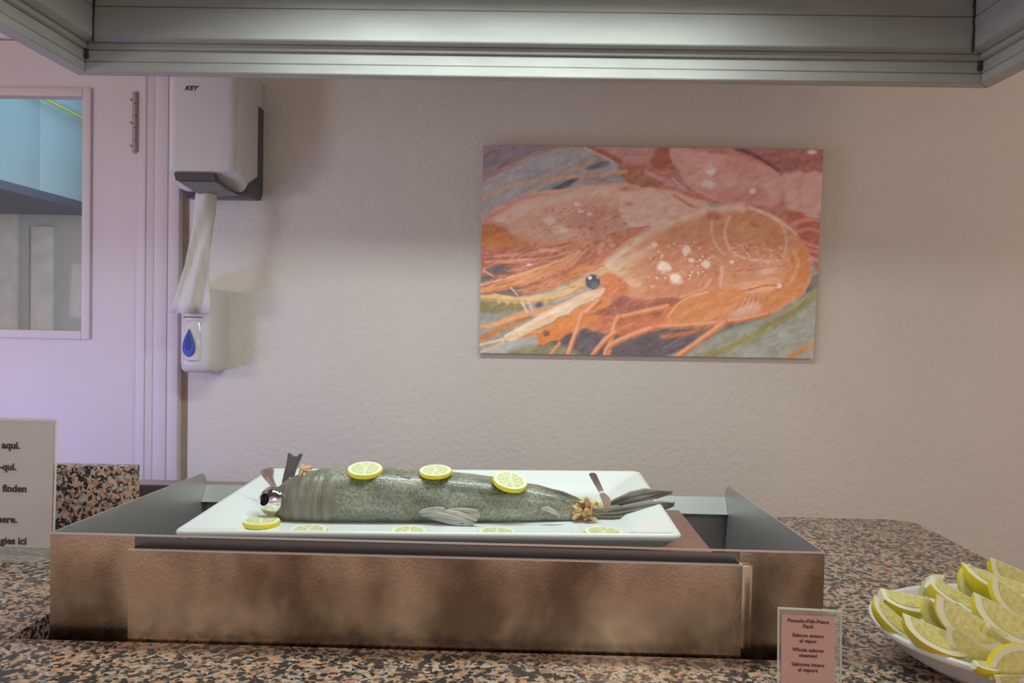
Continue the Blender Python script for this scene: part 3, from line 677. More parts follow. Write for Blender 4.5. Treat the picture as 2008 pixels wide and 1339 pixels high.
# hanging sheet of paper
bm = bmesh.new(); rows = []
K = [(364, 386, 426, 0), (385, 383, 425, .0), (410, 380, 424, .01), (440, 378, 419, .3), (480, 370, 413, .6), (520, 362, 409, .8), (560, 349, 411, 1.), (590, 340, 413, 1.), (613, 331, 412, 1.)]
for j, (y_, l_, r_, tw) in enumerate(K):
    row = []
    for i in range(9):
        t = i / 8; fold = math.sin(t * math.pi * 1.0 + tw * 1.6) * .016 * (1 - .3 * tw) + .010 * math.sin(t * 6.3 * (.6 + tw) + j * .5)
        row.append(bm.verts.new(PY(l_ + (r_ - l_) * t, y_ + 2 * math.sin(t * 3), 2.245 - fold)))
    rows.append(row)
for a, b2 in zip(rows, rows[1:]):
    for i in range(8): bm.faces.new((a[i], a[i + 1], b2[i + 1], b2[i]))
sheet = finish('paper_sheet', bm, 'paper_towel', None, smooth='all')
md = sheet.modifiers.new('thick', 'SOLIDIFY'); md.thickness = .0008
tag(sheet, 'white paper towel hanging twisted out of the dispenser', 'paper towel')
# ------------------------------------------------------------------ soap dispenser
sd_ = thing('soap_dispenser', 'white soap dispenser with blue drop button below the paper towel', 'soap dispenser', (-.968, WY, 1.205))
def rounded_body(name, x0, x1, yf, yb, z0, z1, m, parent, rtop=.02, rbot=.03):
    """plan rounded at the front, lower edge rounded"""
    bm = bmesh.new(); rings = []
    for z, ins in [(z0, .018), (z0 + .004, .009), (z0 + .012, .003), (z0 + rbot, 0), (z1 - rtop, 0), (z1 - .006, .003), (z1, .012)]:
        ring = [Vector((x1 - ins * .5, yb, z)), Vector((x0 + ins * .5, yb, z)), Vector((x0 + ins * .5, yf + .05, z))]
        for k in range(1, 10):
            a = R(180 + 18 * k); ring.append(Vector(((x0 + x1) / 2 + ((x1 - x0) / 2 - ins * .5) * math.copysign(abs(math.cos(a)) ** .55, math.cos(a)), yf + .05 + (.05 - ins) * math.copysign(abs(math.sin(a)) ** .55, math.sin(a)), z)))
        ring.append(Vector((x1 - ins * .5, yf + .05, z))); rings.append(ring)
    add_loft(bm, rings); return finish(name, bm, m, parent, smooth=50)
rounded_body('body', -1.021, -.915, 2.285, WY - .012, 1.205, 1.449, 'plastic_white_soft', sd_)
box('back_plate', -1.018, -.918, WY - .012, WY, 1.212, 1.447, 'plastic_white_soft', sd_, .004)
def drop(name, cx, cz, w, h, y0, y1, m, parent):
    pts = []
    for k in range(28):
        t = 2 * math.pi * k / 28
        pts.append((cx + w * math.sin(t) * math.sin(t / 2) ** 1.15, cz + h * math.cos(t)))
    bm = bmesh.new(); N = len(pts)
    def lay(s, y): return [Vector((cx + (x - cx) * s, y, cz - .1 * h + (z - cz + .1 * h) * s)) for x, z in pts]
    add_loft(bm, [lay(1, y1), lay(1, (y0 + y1) / 2), lay(.9, y0)]); return finish(name, bm, m, parent, smooth=50)
p = PY(372, 672, 2.284)
rounded_body('push_front', -1.006, -.944, 2.279, 2.33, 1.23, 1.362, 'plastic_white', sd_, .01, .012)
btn = drop('button', p.x, p.z, .0245, .041, 2.272, 2.284, 'blue_plastic', sd_)
drop('button_centre', p.x, p.z + .004, .0125, .026, 2.2705, 2.276, 'blue_dark', btn)
box('slot', -1.004, -.948, 2.2835, 2.29, 1.366, 1.3685, 'plastic_grey', sd_)

# ------------------------------------------------------------------ prawn picture on the wall
PW, PH = 560, 340
def paint_prawns():
    """flat print: painted into a colour grid, coordinates x 0..2008, y 0..1283 with the print between (66,80) and (1912,1217)"""
    u, v = np.meshgrid((np.arange(PW + 1)) / PW, (np.arange(PH + 1)) / PH)
    yt = 70 + 22 * u; yb = 1205 + 23 * u; Y = yt + (yb - yt) * v
    X = (75 - 17 * v) + ((1945 - 67 * v) - (75 - 17 * v)) * u
    img = np.zeros((PH + 1, PW + 1, 3)); img[:] = (140, 130, 121)
    rng = np.random.RandomState(4)
    def vnoise(sx, sy, ang=0., seed=0):
        r = np.random.RandomState(seed); c, s = math.cos(ang), math.sin(ang)
        xx = (X * c + Y * s) / sx + 50; yy = (-X * s + Y * c) / sy + 50
        g = r.rand(260, 260); xi = np.floor(xx).astype(int) % 259; yi = np.floor(yy).astype(int) % 259
        fx = xx - np.floor(xx); fy = yy - np.floor(yy); fx = fx * fx * (3 - 2 * fx); fy = fy * fy * (3 - 2 * fy)
        return (g[yi, xi] * (1 - fx) + g[yi, xi + 1] * fx) * (1 - fy) + (g[yi + 1, xi] * (1 - fx) + g[yi + 1, xi + 1] * fx) * fy - .5
    warp = vnoise(60, 40, 0, 11) * 16; warp2 = vnoise(50, 50, 0, 12) * 16
    XW, YW = X + warp, Y + warp2
    def seg_d(xx, yy, a, b):
        ax, ay = a; bx, by = b; dx, dy = bx - ax, by - ay; L = dx * dx + dy * dy + 1e-9
        t = np.clip(((xx - ax) * dx + (yy - ay) * dy) / L, 0, 1)
        return np.hypot(xx - ax - t * dx, yy - ay - t * dy), t
    def smooth_pts(pts, closed, k=4):
        n = len(pts); out = []
        rngi = range(n if closed else n - 1)
        for i in rngi:
            g = (lambda j: pts[j % n]) if closed else (lambda j: pts[min(max(j, 0), n - 1)])
            p0, p1, p2, p3 = map(np.array, (g(i - 1), g(i), g(i + 1), g(i + 2)))
            for q in range(k):
                t = q / k; out.append(tuple(.5 * (2 * p1 + (p2 - p0) * t + (2 * p0 - 5 * p1 + 4 * p2 - p3) * t * t + (3 * p1 - p0 - 3 * p2 + p3) * t ** 3)))
        if not closed: out.append(tuple(pts[-1]))
        return out
    def apply(al, col, sl):
        img[sl] = img[sl] * (1 - al[..., None]) + np.array(col, float) * al[..., None]
    def window(pts, pad):
        xs = [p[0] for p in pts]; ys = [p[1] for p in pts]
        m = (X > min(xs) - pad) & (X < max(xs) + pad) & (Y > min(ys) - pad) & (Y < max(ys) + pad)
        r = np.where(m.any(1))[0]; c = np.where(m.any(0))[0]
        if not len(r) or not len(c): return None
        return (slice(r[0], r[-1] + 1), slice(c[0], c[-1] + 1))
    def poly(pts, col, soft=6, op=1., smooth=True, w=True):
        if smooth: pts = smooth_pts([tuple(map(float, p)) for p in pts], True, 3)
        sl = window(pts, soft + 20)
        if sl is None: return
        xx, yy = (XW[sl], YW[sl]) if w else (X[sl], Y[sl])
        ins = np.zeros(xx.shape, bool); d = np.full(xx.shape, 1e9); n = len(pts)
        for i in range(n):
            a, b = pts[i], pts[(i + 1) % n]
            dd, _ = seg_d(xx, yy, a, b); d = np.minimum(d, dd)
            cnd = (a[1] > yy) != (b[1] > yy)
            ins ^= cnd & (xx < (b[0] - a[0]) * (yy - a[1]) / (b[1] - a[1] + 1e-9) + a[0])
        sd = np.where(ins, d, -d); al = np.clip(sd / (2 * soft) + .5, 0, 1) * op
        apply(al, col, sl)
    def stroke(pts, col, w0, w1=None, soft=4, op=1., smooth=True, w=False):
        w1 = w0 if w1 is None else w1
        if smooth: pts = smooth_pts([tuple(map(float, p)) for p in pts], False, 4)
        sl = window(pts, max(w0, w1) + soft + 20)
        if sl is None: return
        xx, yy = (XW[sl], YW[sl]) if w else (X[sl], Y[sl]); best = np.full(xx.shape, 1e9); n = len(pts) - 1
        for i in range(n):
            d, t = seg_d(xx, yy, pts[i], pts[i + 1]); tt = (i + t) / n
            best = np.minimum(best, d - (w0 + (w1 - w0) * tt) / 2)
        apply(np.clip(.5 - best / (2 * soft), 0, 1) * op, col, sl)
    def blob(x, y, rx, ry, col, op=1., ang=0., soft=.5):
        c, s = math.cos(math.radians(ang)), math.sin(math.radians(ang)); sl = window([(x - rx * 2, y - rx * 2 - ry), (x + rx * 2, y + rx * 2 + ry)], 5)
        if sl is None: return
        dx, dy = X[sl] - x, Y[sl] - y; q = np.hypot((dx * c + dy * s) / rx, (-dx * s + dy * c) / ry)
        apply(np.clip((1 + soft - q) / (2 * soft), 0, 1) * op, col, sl)
    # ---- dish and background
    poly([(40, 40), (640, 40), (480, 85), (300, 140), (60, 250)], (118, 100, 98), 8, 1, False, False)
    stroke([(60, 245), (200, 180), (330, 125), (480, 85), (640, 72)], (152, 102, 82), 14, 10, 5)
    stroke([(60, 262), (200, 200), (330, 148)], (160, 85, 75), 8, 5, 4)
    for k in range(6): stroke([(80 + 60 * k, 380 + k * 4), (300 + 60 * k, 250), (520 + 50 * k, 170 - 6 * k)], (150, 140, 130) if k % 2 else (128, 121, 112), 26, 10, 14, .5)
    poly([(430, 325), (520, 265), (610, 238), (560, 285), (480, 322)], (82, 74, 68), 7)
    poly([(370, 330), (480, 270), (540, 250), (470, 300), (430, 330)], (118, 122, 108), 8)
    poly([(640, 195), (720, 155), (790, 150), (750, 185), (690, 200)], (90, 92, 84), 7)
    # ---- shrimp at the back right
    poly([(640, 60), (2000, 60), (2000, 700), (1880, 640), (1700, 470), (1480, 395), (1150, 350), (900, 285), (830, 190), (720, 120)], (174, 104, 84), 8)
    poly([(730, 70), (1040, 70), (1010, 150), (900, 165), (800, 120)], (165, 118, 102), 10)
    stroke([(640, 85), (740, 130), (860, 185)], (170, 140, 130), 16, 22, 6)
    stroke([(660, 75), (760, 120), (830, 160)], (150, 82, 58), 22, 30, 6)
    poly([(830, 180), (980, 190), (1080, 260), (1000, 300), (880, 280)], (155, 92, 62), 10)
    poly([(1040, 70), (1110, 80), (1130, 190), (1060, 200), (1000, 170)], (150, 78, 58), 14)
    poly([(1105, 85), (1250, 95), (1450, 130), (1620, 180), (1715, 240), (1735, 320), (1660, 385), (1500, 395), (1340, 365), (1220, 290), (1150, 210)], (190, 134, 116), 8)
    poly([(1240, 290), (1400, 300), (1600, 300), (1640, 375), (1480, 388), (1340, 360)], (180, 110, 94), 22, .8)
    poly([(1380, 150), (1560, 175), (1650, 240), (1560, 260), (1420, 220)], (184, 118, 96), 26, .7)
    stroke([(1110, 90), (1160, 210), (1260, 310), (1400, 375)], (180, 128, 112), 16, 10, 6)
    stroke([(1440, 120), (1600, 165), (1720, 235)], (182, 128, 108), 10, 8, 5, .8)
    poly([(1730, 225), (1850, 212), (1960, 235), (1960, 470), (1840, 445), (1750, 400), (1715, 320)], (190, 138, 118), 8)
    stroke([(1735, 240), (1720, 320), (1760, 410)], (180, 128, 110), 10, 10, 5)
    stroke([(1830, 230), (1810, 320), (1820, 400)], (176, 122, 104), 14, 8, 8, .7)
    poly([(1500, 60), (2000, 60), (2000, 225), (1850, 208), (1730, 215), (1610, 150)], (150, 88, 76), 8)
    stroke([(1470, 85), (1580, 130), (1700, 205)], (104, 58, 62), 26, 12, 9)
    for x, y, rx, ry in ((1325, 205, 26, 24), (1315, 280, 32, 20), (1555, 315, 17, 15), (1880, 105, 24, 12)): blob(x, y, rx, ry, (206, 186, 168), .85)
    for k in range(26): blob(rng.uniform(1250, 1640), rng.uniform(180, 370), rng.uniform(6, 15), rng.uniform(5, 11), (184, 122, 106), .55)
    stroke([(975, 212), (1080, 262), (1180, 305)], (176, 120, 116), 30, 20, 7)
    stroke([(1120, 250), (1190, 310)], (188, 150, 140), 12, 6, 5)
    stroke([(1180, 330), (1320, 365), (1480, 400), (1620, 400)], (178, 92, 76), 10, 8, 5)
    poly([(1740, 430), (1850, 440), (1960, 460), (1960, 800), (1880, 700), (1800, 560)], (168, 88, 62), 10)
    for a in (((1760, 500), (1850, 470), (1930, 480)), ((1790, 530), (1860, 520), (1940, 540)), ((1770, 560), (1850, 600), (1930, 620)), ((1800, 600), (1870, 640), (1930, 640)), ((1840, 660), (1900, 690), (1930, 700))):
        stroke(a, (190, 112, 98), 24, 10, 6)
    blob(1885, 445, 44, 16, (186, 158, 148), .8, 10)
    stroke([(1600, 420), (1740, 500), (1850, 640)], (172, 78, 66), 12, 10, 6)
    # ---- feelers
    stroke([(60, 368), (200, 300), (330, 265), (560, 238), (860, 210)], (176, 128, 92), 14, 22, 5)
    stroke([(60, 440), (330, 320), (540, 225), (700, 128)], (172, 126, 96), 10, 10, 4)
    stroke([(400, 215), (480, 205), (620, 180), (740, 150)], (166, 112, 88), 10, 8, 4)
    stroke([(590, 272), (680, 250), (790, 272)], (165, 95, 82), 10, 8, 4)
    # ---- middle shrimp
    poly([(40, 500), (200, 395), (350, 335), (520, 305), (700, 285), (870, 275), (1050, 305), (1200, 340), (1330, 395), (1260, 450), (1000, 525), (900, 580), (700, 660), (450, 690), (150, 700), (40, 690)], (192, 138, 106), 7)
    poly([(40, 505), (180, 500), (240, 560), (400, 590), (650, 590), (880, 530), (940, 560), (760, 650), (500, 700), (40, 720)], (174, 102, 64), 20)
    poly([(60, 540), (180, 530), (260, 590), (180, 640), (60, 640)], (178, 100, 46), 16)
    stroke([(160, 468), (350, 395), (600, 340), (820, 315)], (192, 160, 136), 40, 30, 24, .85)
    stroke([(90, 470), (200, 405), (300, 355), (440, 330)], (184, 110, 96), 22, 10, 8)
    poly([(560, 400), (680, 370), (800, 400), (830, 500), (700, 560), (580, 520)], (186, 122, 98), 30, .8)
    poly([(840, 330), (980, 300), (1130, 330), (1250, 390), (1150, 450), (980, 510), (880, 490), (830, 410)], (198, 152, 126), 12)
    stroke([(840, 350), (832, 420), (870, 485), (985, 512)], (198, 158, 132), 14, 10, 5)
    stroke([(1130, 340), (1230, 400), (1300, 410)], (176, 104, 74), 16, 8, 7)
    for x, y, rx, ry in ((440, 475, 28, 22), (615, 425, 16, 14), (505, 525, 44, 20), (592, 388, 13, 11), (660, 440, 12, 9)): blob(x, y, rx, ry, (208, 178, 156), .85)
    for k in range(60): blob(rng.uniform(420, 880), rng.uniform(400, 600), rng.uniform(4, 12), rng.uniform(3, 8), (196, 136, 112) if k % 2 else (164, 88, 66), .6)
    blob(860, 305, 34, 14, (168, 98, 82), .8); blob(880, 385, 22, 12, (168, 96, 86), .6)
    poly([(540, 800), (640, 690), (760, 610), (980, 515), (1090, 510), (930, 640), (720, 740)], (184, 102, 76), 12)
    stroke([(880, 525), (990, 508)], (196, 92, 82), 12, 8, 4)
    for k in range(40):
        x = rng.uniform(560, 800); blob(x, 700 - (x - 560) * .5 + rng.uniform(-50, 40), rng.uniform(6, 14), rng.uniform(5, 9), (200, 128, 108), .7)
    # ---- legs at the left
    poly([(40, 640), (500, 640), (700, 640), (660, 740), (480, 830), (300, 890), (40, 890)], (164, 90, 62), 12)
    for k in range(14):
        y = 645 + k * 12; stroke([(60 + rng.uniform(0, 260), y + rng.uniform(-8, 8)), (300 + rng.uniform(0, 150), y - 20), (560, y - 60)], ((186, 112, 82), (150, 78, 54), (196, 130, 104))[k % 3], 12, 6, 5, .8)
    blob(165, 745, 64, 24, (84, 76, 72), 1, -6); blob(95, 792, 40, 18, (90, 84, 78), 1, -8)
    poly([(60, 900), (250, 850), (420, 808), (380, 850), (220, 900)], (104, 84, 58), 8)
    poly([(60, 850), (200, 800), (400, 735), (520, 690), (620, 648), (580, 720), (430, 780), (250, 830), (60, 875)], (196, 120, 66), 6)
    stroke([(60, 830), (300, 765), (500, 692), (610, 645)], (206, 146, 112), 12, 8, 4)
    stroke([(270, 692), (360, 690)], (204, 134, 116), 14, 10, 4); stroke([(390, 636), (500, 640)], (200, 130, 112), 18, 12, 5); blob(330, 716, 14, 10, (214, 160, 140))
    stroke([(80, 750), (140, 785)], (204, 140, 120), 9, 6, 3); stroke([(230, 845), (268, 885)], (206, 150, 130), 9, 6, 3)
    poly([(280, 870), (420, 800), (560, 740), (660, 700), (600, 790), (420, 850)], (180, 100, 62), 9)
    for k in range(12): stroke([(400 + k * 14, 790 - k * 6), (520 + k * 14, 740 - k * 12)], (206, 138, 96) if k % 2 else (164, 84, 52), 7, 5, 3, .8)
    # ---- dish below
    poly([(40, 905), (330, 930), (330, 1240), (40, 1240)], (126, 120, 102), 8, 1, False)
    poly([(60, 920), (290, 930), (280, 970), (60, 985)], (122, 104, 62), 10)
    stroke([(60, 1130), (200, 1060), (330, 1000)], (170, 96, 44), 34, 24, 8)
    poly([(330, 1010), (700, 980), (1300, 1000), (1960, 740), (1960, 1250), (330, 1250)], (106, 92, 80), 10, 1, False)
    poly([(1000, 1240), (1300, 1120), (1620, 1000), (1960, 800), (1960, 1250)], (134, 128, 108), 12, 1, False)
    stroke([(1260, 1240), (1560, 1100), (1900, 880)], (128, 112, 62), 46, 40, 18)
    stroke([(1500, 1240), (1920, 1000)], (146, 136, 120), 40, 40, 20, .7)
    stroke([(1720, 1245), (1800, 1190), (1920, 1130)], (180, 108, 50), 26, 22, 7)
    poly([(380, 1120), (640, 1050), (960, 1030), (1240, 1080), (1180, 1180), (960, 1240), (420, 1240)], (90, 74, 72), 12)
    poly([(60, 1205), (240, 1130), (370, 1095), (390, 1150), (280, 1220)], (150, 138, 124), 10)
    poly([(240, 1190), (420, 1150), (600, 1200), (560, 1240), (220, 1240)], (120, 106, 66), 14)
    # ---- main shrimp
    poly([(860, 880), (1050, 900), (1350, 830), (1450, 900), (1180, 990), (1000, 1060), (760, 1060), (640, 1000)], (146, 80, 60), 10)
    poly([(600, 1030), (760, 1000), (1000, 1000), (1060, 1060), (900, 1110), (700, 1080)], (178, 92, 58), 10)
    BODY = [(690, 790), (720, 735), (800, 650), (900, 565), (1050, 490), (1200, 430), (1330, 400), (1450, 395), (1570, 412), (1690, 465), (1790, 545), (1850, 640), (1875, 740), (1845, 850), (1760, 925), (1640, 990), (1500, 1010), (1350, 990), (1330, 880), (1200, 890), (1000, 900), (860, 885), (750, 850)]
    poly(BODY, (190, 124, 82), 5)
    poly([(760, 860), (900, 800), (1100, 800), (1300, 700), (1380, 760), (1250, 880), (1000, 905), (860, 890)], (182, 108, 70), 22, .85)
    poly([(960, 640), (1150, 560), (1300, 560), (1330, 680), (1200, 780), (1000, 760)], (190, 116, 78), 30, .8)
    stroke([(740, 735), (840, 650), (960, 560), (1150, 470), (1330, 415), (1500, 405)], (208, 178, 146), 40, 26, 22, .9)
    stroke([(780, 760), (880, 690), (1000, 620)], (210, 176, 140), 46, 20, 26, .8)
    poly([(760, 760), (860, 740), (940, 800), (960, 870), (860, 850), (780, 800)], (200, 146, 108), 22, .7)
    poly([(1440, 480), (1560, 450), (1680, 490), (1730, 580), (1700, 680), (1580, 690), (1450, 640), (1410, 560)], (186, 118, 74), 12)
    poly([(1450, 500), (1560, 470), (1660, 510), (1600, 570), (1480, 570)], (192, 130, 84), 24, .8)
    stroke([(1345, 420), (1330, 520), (1350, 600), (1400, 660)], (204, 152, 116), 14, 10, 6)
    stroke([(1430, 450), (1402, 540), (1440, 640), (1560, 690), (1690, 690)], (206, 150, 120), 14, 14, 5)
    stroke([(1640, 440), (1720, 510), (1738, 600), (1720, 670)], (202, 150, 114), 12, 12, 5)
    stroke([(1540, 405), (1680, 460), (1790, 545)], (206, 168, 138), 18, 12, 8)
    poly([(1760, 620), (1830, 630), (1870, 740), (1840, 850), (1750, 920), (1630, 980), (1540, 970), (1560, 900), (1680, 840), (1740, 740)], (192, 112, 60), 12)
    stroke([(1780, 640), (1800, 720), (1760, 800)], (206, 140, 94), 22, 10, 10, .8)
    blob(1345, 448, 38, 24, (166, 86, 66), .8, 20); blob(1560, 495, 26, 12, (166, 96, 64), .7, 20)
    # swimming legs and small red streaks on the flank
    for k in range(26):
        x = 1440 + rng.uniform(-20, 260); y = 650 + rng.uniform(-40, 110); stroke([(x, y), (x + rng.uniform(30, 110), y + rng.uniform(-30, 14))], (210, 142, 114) if k % 3 else (196, 92, 76), 8, 4, 3, .85)
    poly([(1480, 840), (1600, 780), (1700, 790), (1690, 840), (1560, 870)], (206, 134, 92), 10); blob(1630, 752, 44, 20, (216, 158, 136), .8, -8); blob(1695, 830, 14, 12, (226, 206, 196), .8)
    stroke([(1500, 860), (1620, 828), (1690, 828)], (156, 84, 54), 8, 5, 4)
    stroke([(1385, 730), (1378, 830)], (210, 144, 116), 22, 16, 5); stroke([(1335, 770), (1290, 840), (1160, 895)], (204, 130, 96), 22, 12, 5)
    poly([(1050, 1045), (1100, 960), (1180, 890), (1300, 855), (1450, 850), (1540, 870), (1500, 960), (1400, 1030), (1200, 1060)], (194, 112, 62), 6)
    stroke([(1085, 1000), (1180, 905), (1310, 862)], (210, 138, 104), 10, 8, 4)
    for k in range(8): stroke([(1440 + k * 18, 1000 - k * 6), (1500 + k * 12, 900)], (212, 156, 124) if k % 2 else (170, 92, 62), 8, 5, 4, .8)
    poly([(1430, 980), (1560, 920), (1600, 960), (1540, 1000), (1450, 1010)], (196, 140, 112), 10, .8)
    for x, y, rx, ry, g in ((1072, 728, 36, 30, 20), (1135, 792, 38, 26, 25), (1192, 632, 24, 24, 15), (1020, 606, 17, 14, 0), (1222, 690, 20, 12, 0), (1300, 712, 22, 22, 0), (1440, 700, 10, 8, 0)): blob(x, y, rx, ry, (218, 194, 166), .9, g, .35)
    for k in range(46): blob(rng.uniform(960, 1340), rng.uniform(600, 840), rng.uniform(4, 11), rng.uniform(4, 11), (212, 150, 122) if k % 2 else (188, 104, 76), .6)
    # rostrum, scales, eye
    poly([(700, 760), (800, 770), (880, 840), (800, 900), (720, 890), (690, 830)], (188, 98, 52), 12)
    for k in range(16): blob(rng.uniform(720, 840), rng.uniform(780, 890), rng.uniform(7, 14), rng.uniform(5, 10), (200, 108, 84), .6)
    poly([(60, 880), (300, 888), (480, 855), (600, 800), (690, 745), (770, 735), (740, 765), (660, 815), (600, 865), (500, 905), (380, 925), (200, 920), (60, 900)], (194, 152, 98), 5)
    stroke([(60, 905), (200, 915), (380, 920), (520, 895), (620, 840)], (176, 122, 62), 14, 10, 5)
    for k in range(7): poly([(150 + k * 42, 915), (165 + k * 42, 938), (185 + k * 42, 915)], (186, 138, 74), 4, 1, False)
    stroke([(560, 770), (640, 735), (740, 722)], (196, 120, 52), 24, 12, 6)
    for a in (((100, 1058), (240, 1005), (420, 960), (640, 905)), ((180, 1030), (330, 990), (600, 915)), ((60, 1060), (160, 1040), (300, 980))): stroke(a, (198, 126, 72), 18, 22, 5)
    stroke([(290, 920), (320, 980)], (206, 152, 128), 14, 10, 4); stroke([(330, 925), (350, 970)], (206, 140, 116), 14, 8, 4); blob(385, 938, 20, 14, (96, 70, 80), 1, -20)
    poly([(180, 1130), (350, 1015), (500, 930), (640, 865), (745, 838), (720, 890), (600, 950), (430, 1045), (270, 1125)], (202, 160, 122), 5)
    poly([(270, 1125), (430, 1050), (600, 955), (730, 895), (780, 930), (640, 1000), (440, 1085)], (196, 112, 50), 6)
    stroke([(200, 1110), (400, 1010), (560, 930)], (214, 182, 152), 8, 14, 6)
    stroke([(60, 1160), (180, 1130), (270, 1110)], (200, 150, 104), 14, 14, 4); stroke([(70, 1200), (180, 1150), (260, 1060)], (196, 140, 96), 12, 5, 4)
    poly([(380, 1110), (480, 1060), (620, 1010), (720, 1000), (640, 1060), (520, 1110), (410, 1160)], (194, 104, 44), 7); blob(425, 1095, 18, 16, (104, 62, 52), 1)
    blob(680, 812, 48, 44, (196, 124, 78), .9); blob(680, 810, 39, 40, (66, 68, 70), 1, 0, .12); blob(690, 826, 26, 20, (104, 104, 102), .7); blob(664, 788, 11, 10, (206, 206, 204), 1); blob(706, 785, 10, 10, (150, 140, 134), .8)
    # walking legs
    for a, w in ((((1090, 945), (960, 975), (820, 1010)), 34), (((820, 1005), (795, 1060), (760, 1220)), 34), (((800, 1090), (740, 1140), (670, 1225)), 30), (((710, 915), (640, 980), (610, 1010)), 36), (((622, 985), (590, 1080), (540, 1225)), 30), (((1060, 1045), (900, 1100), (770, 1165), (745, 1225)), 32), (((1630, 985), (1450, 1020), (1250, 1045), (1020, 1058)), 34), (((1400, 1030), (1280, 1120), (1130, 1230)), 36), (((500, 1150), (440, 1230)), 16)):
        stroke(a, (178, 92, 50), w, w * .8, 5); off = [(x - 3, y - 6) for x, y in a]; stroke(off, (204, 132, 88), w * .55, w * .45, 6)
    stroke([(1010, 1040), (1060, 1010), (1090, 960)], (188, 102, 58), 40, 30, 8)
    stroke([(1060, 1110), (1200, 1090), (1330, 1050)], (168, 88, 52), 30, 16, 7)
    # hair-fine streaks and specks over the shells
    def streaks(x0, x1, y0, y1, ang, n, col, lmin, lmax, w, op, seed):
        r = np.random.RandomState(seed)
        for _ in range(n):
            x, y = r.uniform(x0, x1), r.uniform(y0, y1); a_ = math.radians(ang + r.normal(0, 10)); l_ = r.uniform(lmin, lmax)
            stroke([(x, y), (x + l_ * math.cos(a_), y + l_ * math.sin(a_))], col, w * r.uniform(.6, 1.4), w * .4, 2.5, op * r.uniform(.4, 1), False)
    streaks(760, 1330, 560, 860, -38, 120, (214, 158, 118), 20, 70, 5, .45, 31)
    streaks(760, 1330, 600, 880, -38, 90, (170, 92, 58), 20, 60, 5, .40, 32)
    streaks(1400, 1800, 440, 700, 60, 90, (206, 146, 104), 20, 60, 5, .40, 33)
    streaks(1500, 1850, 640, 960, -50, 80, (214, 146, 98), 20, 60, 6, .45, 34)
    streaks(1080, 1480, 870, 1030, -25, 70, (212, 134, 84), 40, 110, 5, .45, 35)
    streaks(150, 1200, 340, 560, -20, 150, (204, 158, 130), 20, 70, 5, .45, 36)
    streaks(300, 900, 430, 640, -25, 110, (158, 82, 56), 15, 50, 6, .45, 37)
    streaks(1150, 1900, 110, 440, 25, 120, (184, 130, 112), 20, 60, 6, .40, 38)
    streaks(70, 650, 640, 880, -22, 130, (206, 130, 86), 30, 120, 6, .55, 39)
    streaks(70, 620, 650, 880, -22, 70, (128, 66, 44), 30, 100, 6, .55, 40)
    streaks(300, 800, 1000, 1100, -28, 60, (210, 132, 74), 30, 100, 5, .5, 41)
    streaks(700, 1100, 900, 1080, -18, 60, (198, 106, 70), 40, 120, 6, .4, 42)
    streaks(1000, 1900, 1050, 1220, -28, 60, (150, 142, 122), 60, 160, 6, .4, 43)
    streaks(700, 1250, 80, 330, 25, 70, (176, 106, 88), 30, 90, 7, .4, 44)
    streaks(70, 700, 120, 330, -28, 40, (158, 146, 136), 60, 160, 8, .35, 45)
    for k in range(34):
        x, y = rng.uniform(980, 1320), rng.uniform(590, 800); blob(x, y, rng.uniform(3, 7), rng.uniform(3, 6), (226, 200, 170), .75, 20, .3)
    for k in range(24):
        x, y = rng.uniform(1500, 1720), rng.uniform(600, 720); stroke([(x, y), (x - 14, y - 22)], (222, 160, 132), 5, 3, 2, .8, False)
    lum = img.mean(-1, keepdims=True); img[:] = lum + (img - lum) * .88 + np.array([9, 9, 10])
    # fine texture
    for s, amp, sd_n in ((22, 16, 21), (10, 12, 22), (5.5, 9, 23)): img[:] += (vnoise(s * 2.2, s, -.45, sd_n) * amp)[..., None] * np.array([1., .95, .85])
    return np.clip(img, 20, 250)
pcs = [PY(948, 285, WY - .045), PY(1615, 293, WY - .045), PY(1595, 703, WY - .022), PY(940, 692, WY - .022)]   # top leans off the wall a little
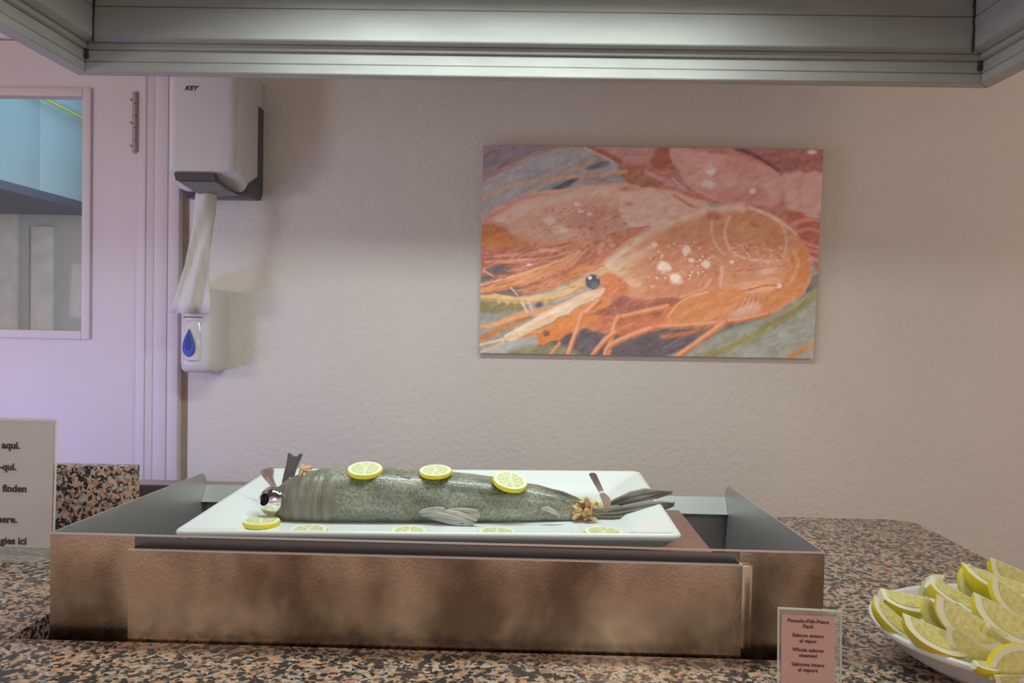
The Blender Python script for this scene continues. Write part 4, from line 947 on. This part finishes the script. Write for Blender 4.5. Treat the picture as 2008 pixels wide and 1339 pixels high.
pic = thing('prawn_picture', 'large canvas print of orange cooked prawns on the wall', 'picture', (pcs[2] + pcs[3]) / 2)
img = paint_prawns() / 255.
lin = np.where(img <= .04045, img / 12.92, ((img + .055) / 1.055) ** 2.4)
u, v = np.meshgrid(np.arange(PW + 1) / PW, np.arange(PH + 1) / PH)
C4 = [np.array(p - pic.location) for p in pcs]
U, V_ = u[..., None], v[..., None]
co = (C4[0] * (1 - U) + C4[1] * U) * (1 - V_) + (C4[3] * (1 - U) + C4[2] * U) * V_
co = co.reshape(-1, 3)
idx = np.arange((PW + 1) * (PH + 1)).reshape(PH + 1, PW + 1)
fc = np.stack([idx[:-1, :-1], idx[1:, :-1], idx[1:, 1:], idx[:-1, 1:]], -1).reshape(-1, 4)
me = bpy.data.meshes.new('print'); me.vertices.add(len(co)); me.vertices.foreach_set('co', co.ravel())
me.loops.add(fc.size); me.loops.foreach_set('vertex_index', fc.ravel()); me.polygons.add(len(fc))
me.polygons.foreach_set('loop_start', np.arange(0, fc.size, 4)); me.update(); me.validate()
ca = me.color_attributes.new('print', 'FLOAT_COLOR', 'POINT')
ca.data.foreach_set('color', np.concatenate([lin.reshape(-1, 3), np.ones((len(co), 1))], 1).ravel())
m = mat('print_ink', (.5, .3, .2), .55, spec=.3); nt = m.node_tree
at = nt.nodes.new('ShaderNodeVertexColor'); at.layer_name = 'print'
gn = nt.nodes.new('ShaderNodeMixRGB'); gn.blend_type = 'MULTIPLY'; gn.inputs[0].default_value = 1; gn.inputs[2].default_value = (2.1, 2.4, 2.75, 1)
nt.links.new(at.outputs[0], gn.inputs[1]); nt.links.new(gn.outputs[0], nt.nodes['Principled BSDF'].inputs['Base Color'])
me.materials.append(m); link(bpy.data.objects.new('print', me), pic)
mat('canvas_edge', (.52, .44, .38), .8, col2=(.5, .32, .22), nscale=9)
bm = bmesh.new(); fr = [p + Vector((0, .0004, 0)) for p in pcs]
add_prism(bm, None, fr, [Vector((p.x, WY - .001, p.z)) for p in fr]); finish('stretcher', bm, 'canvas_edge', pic)
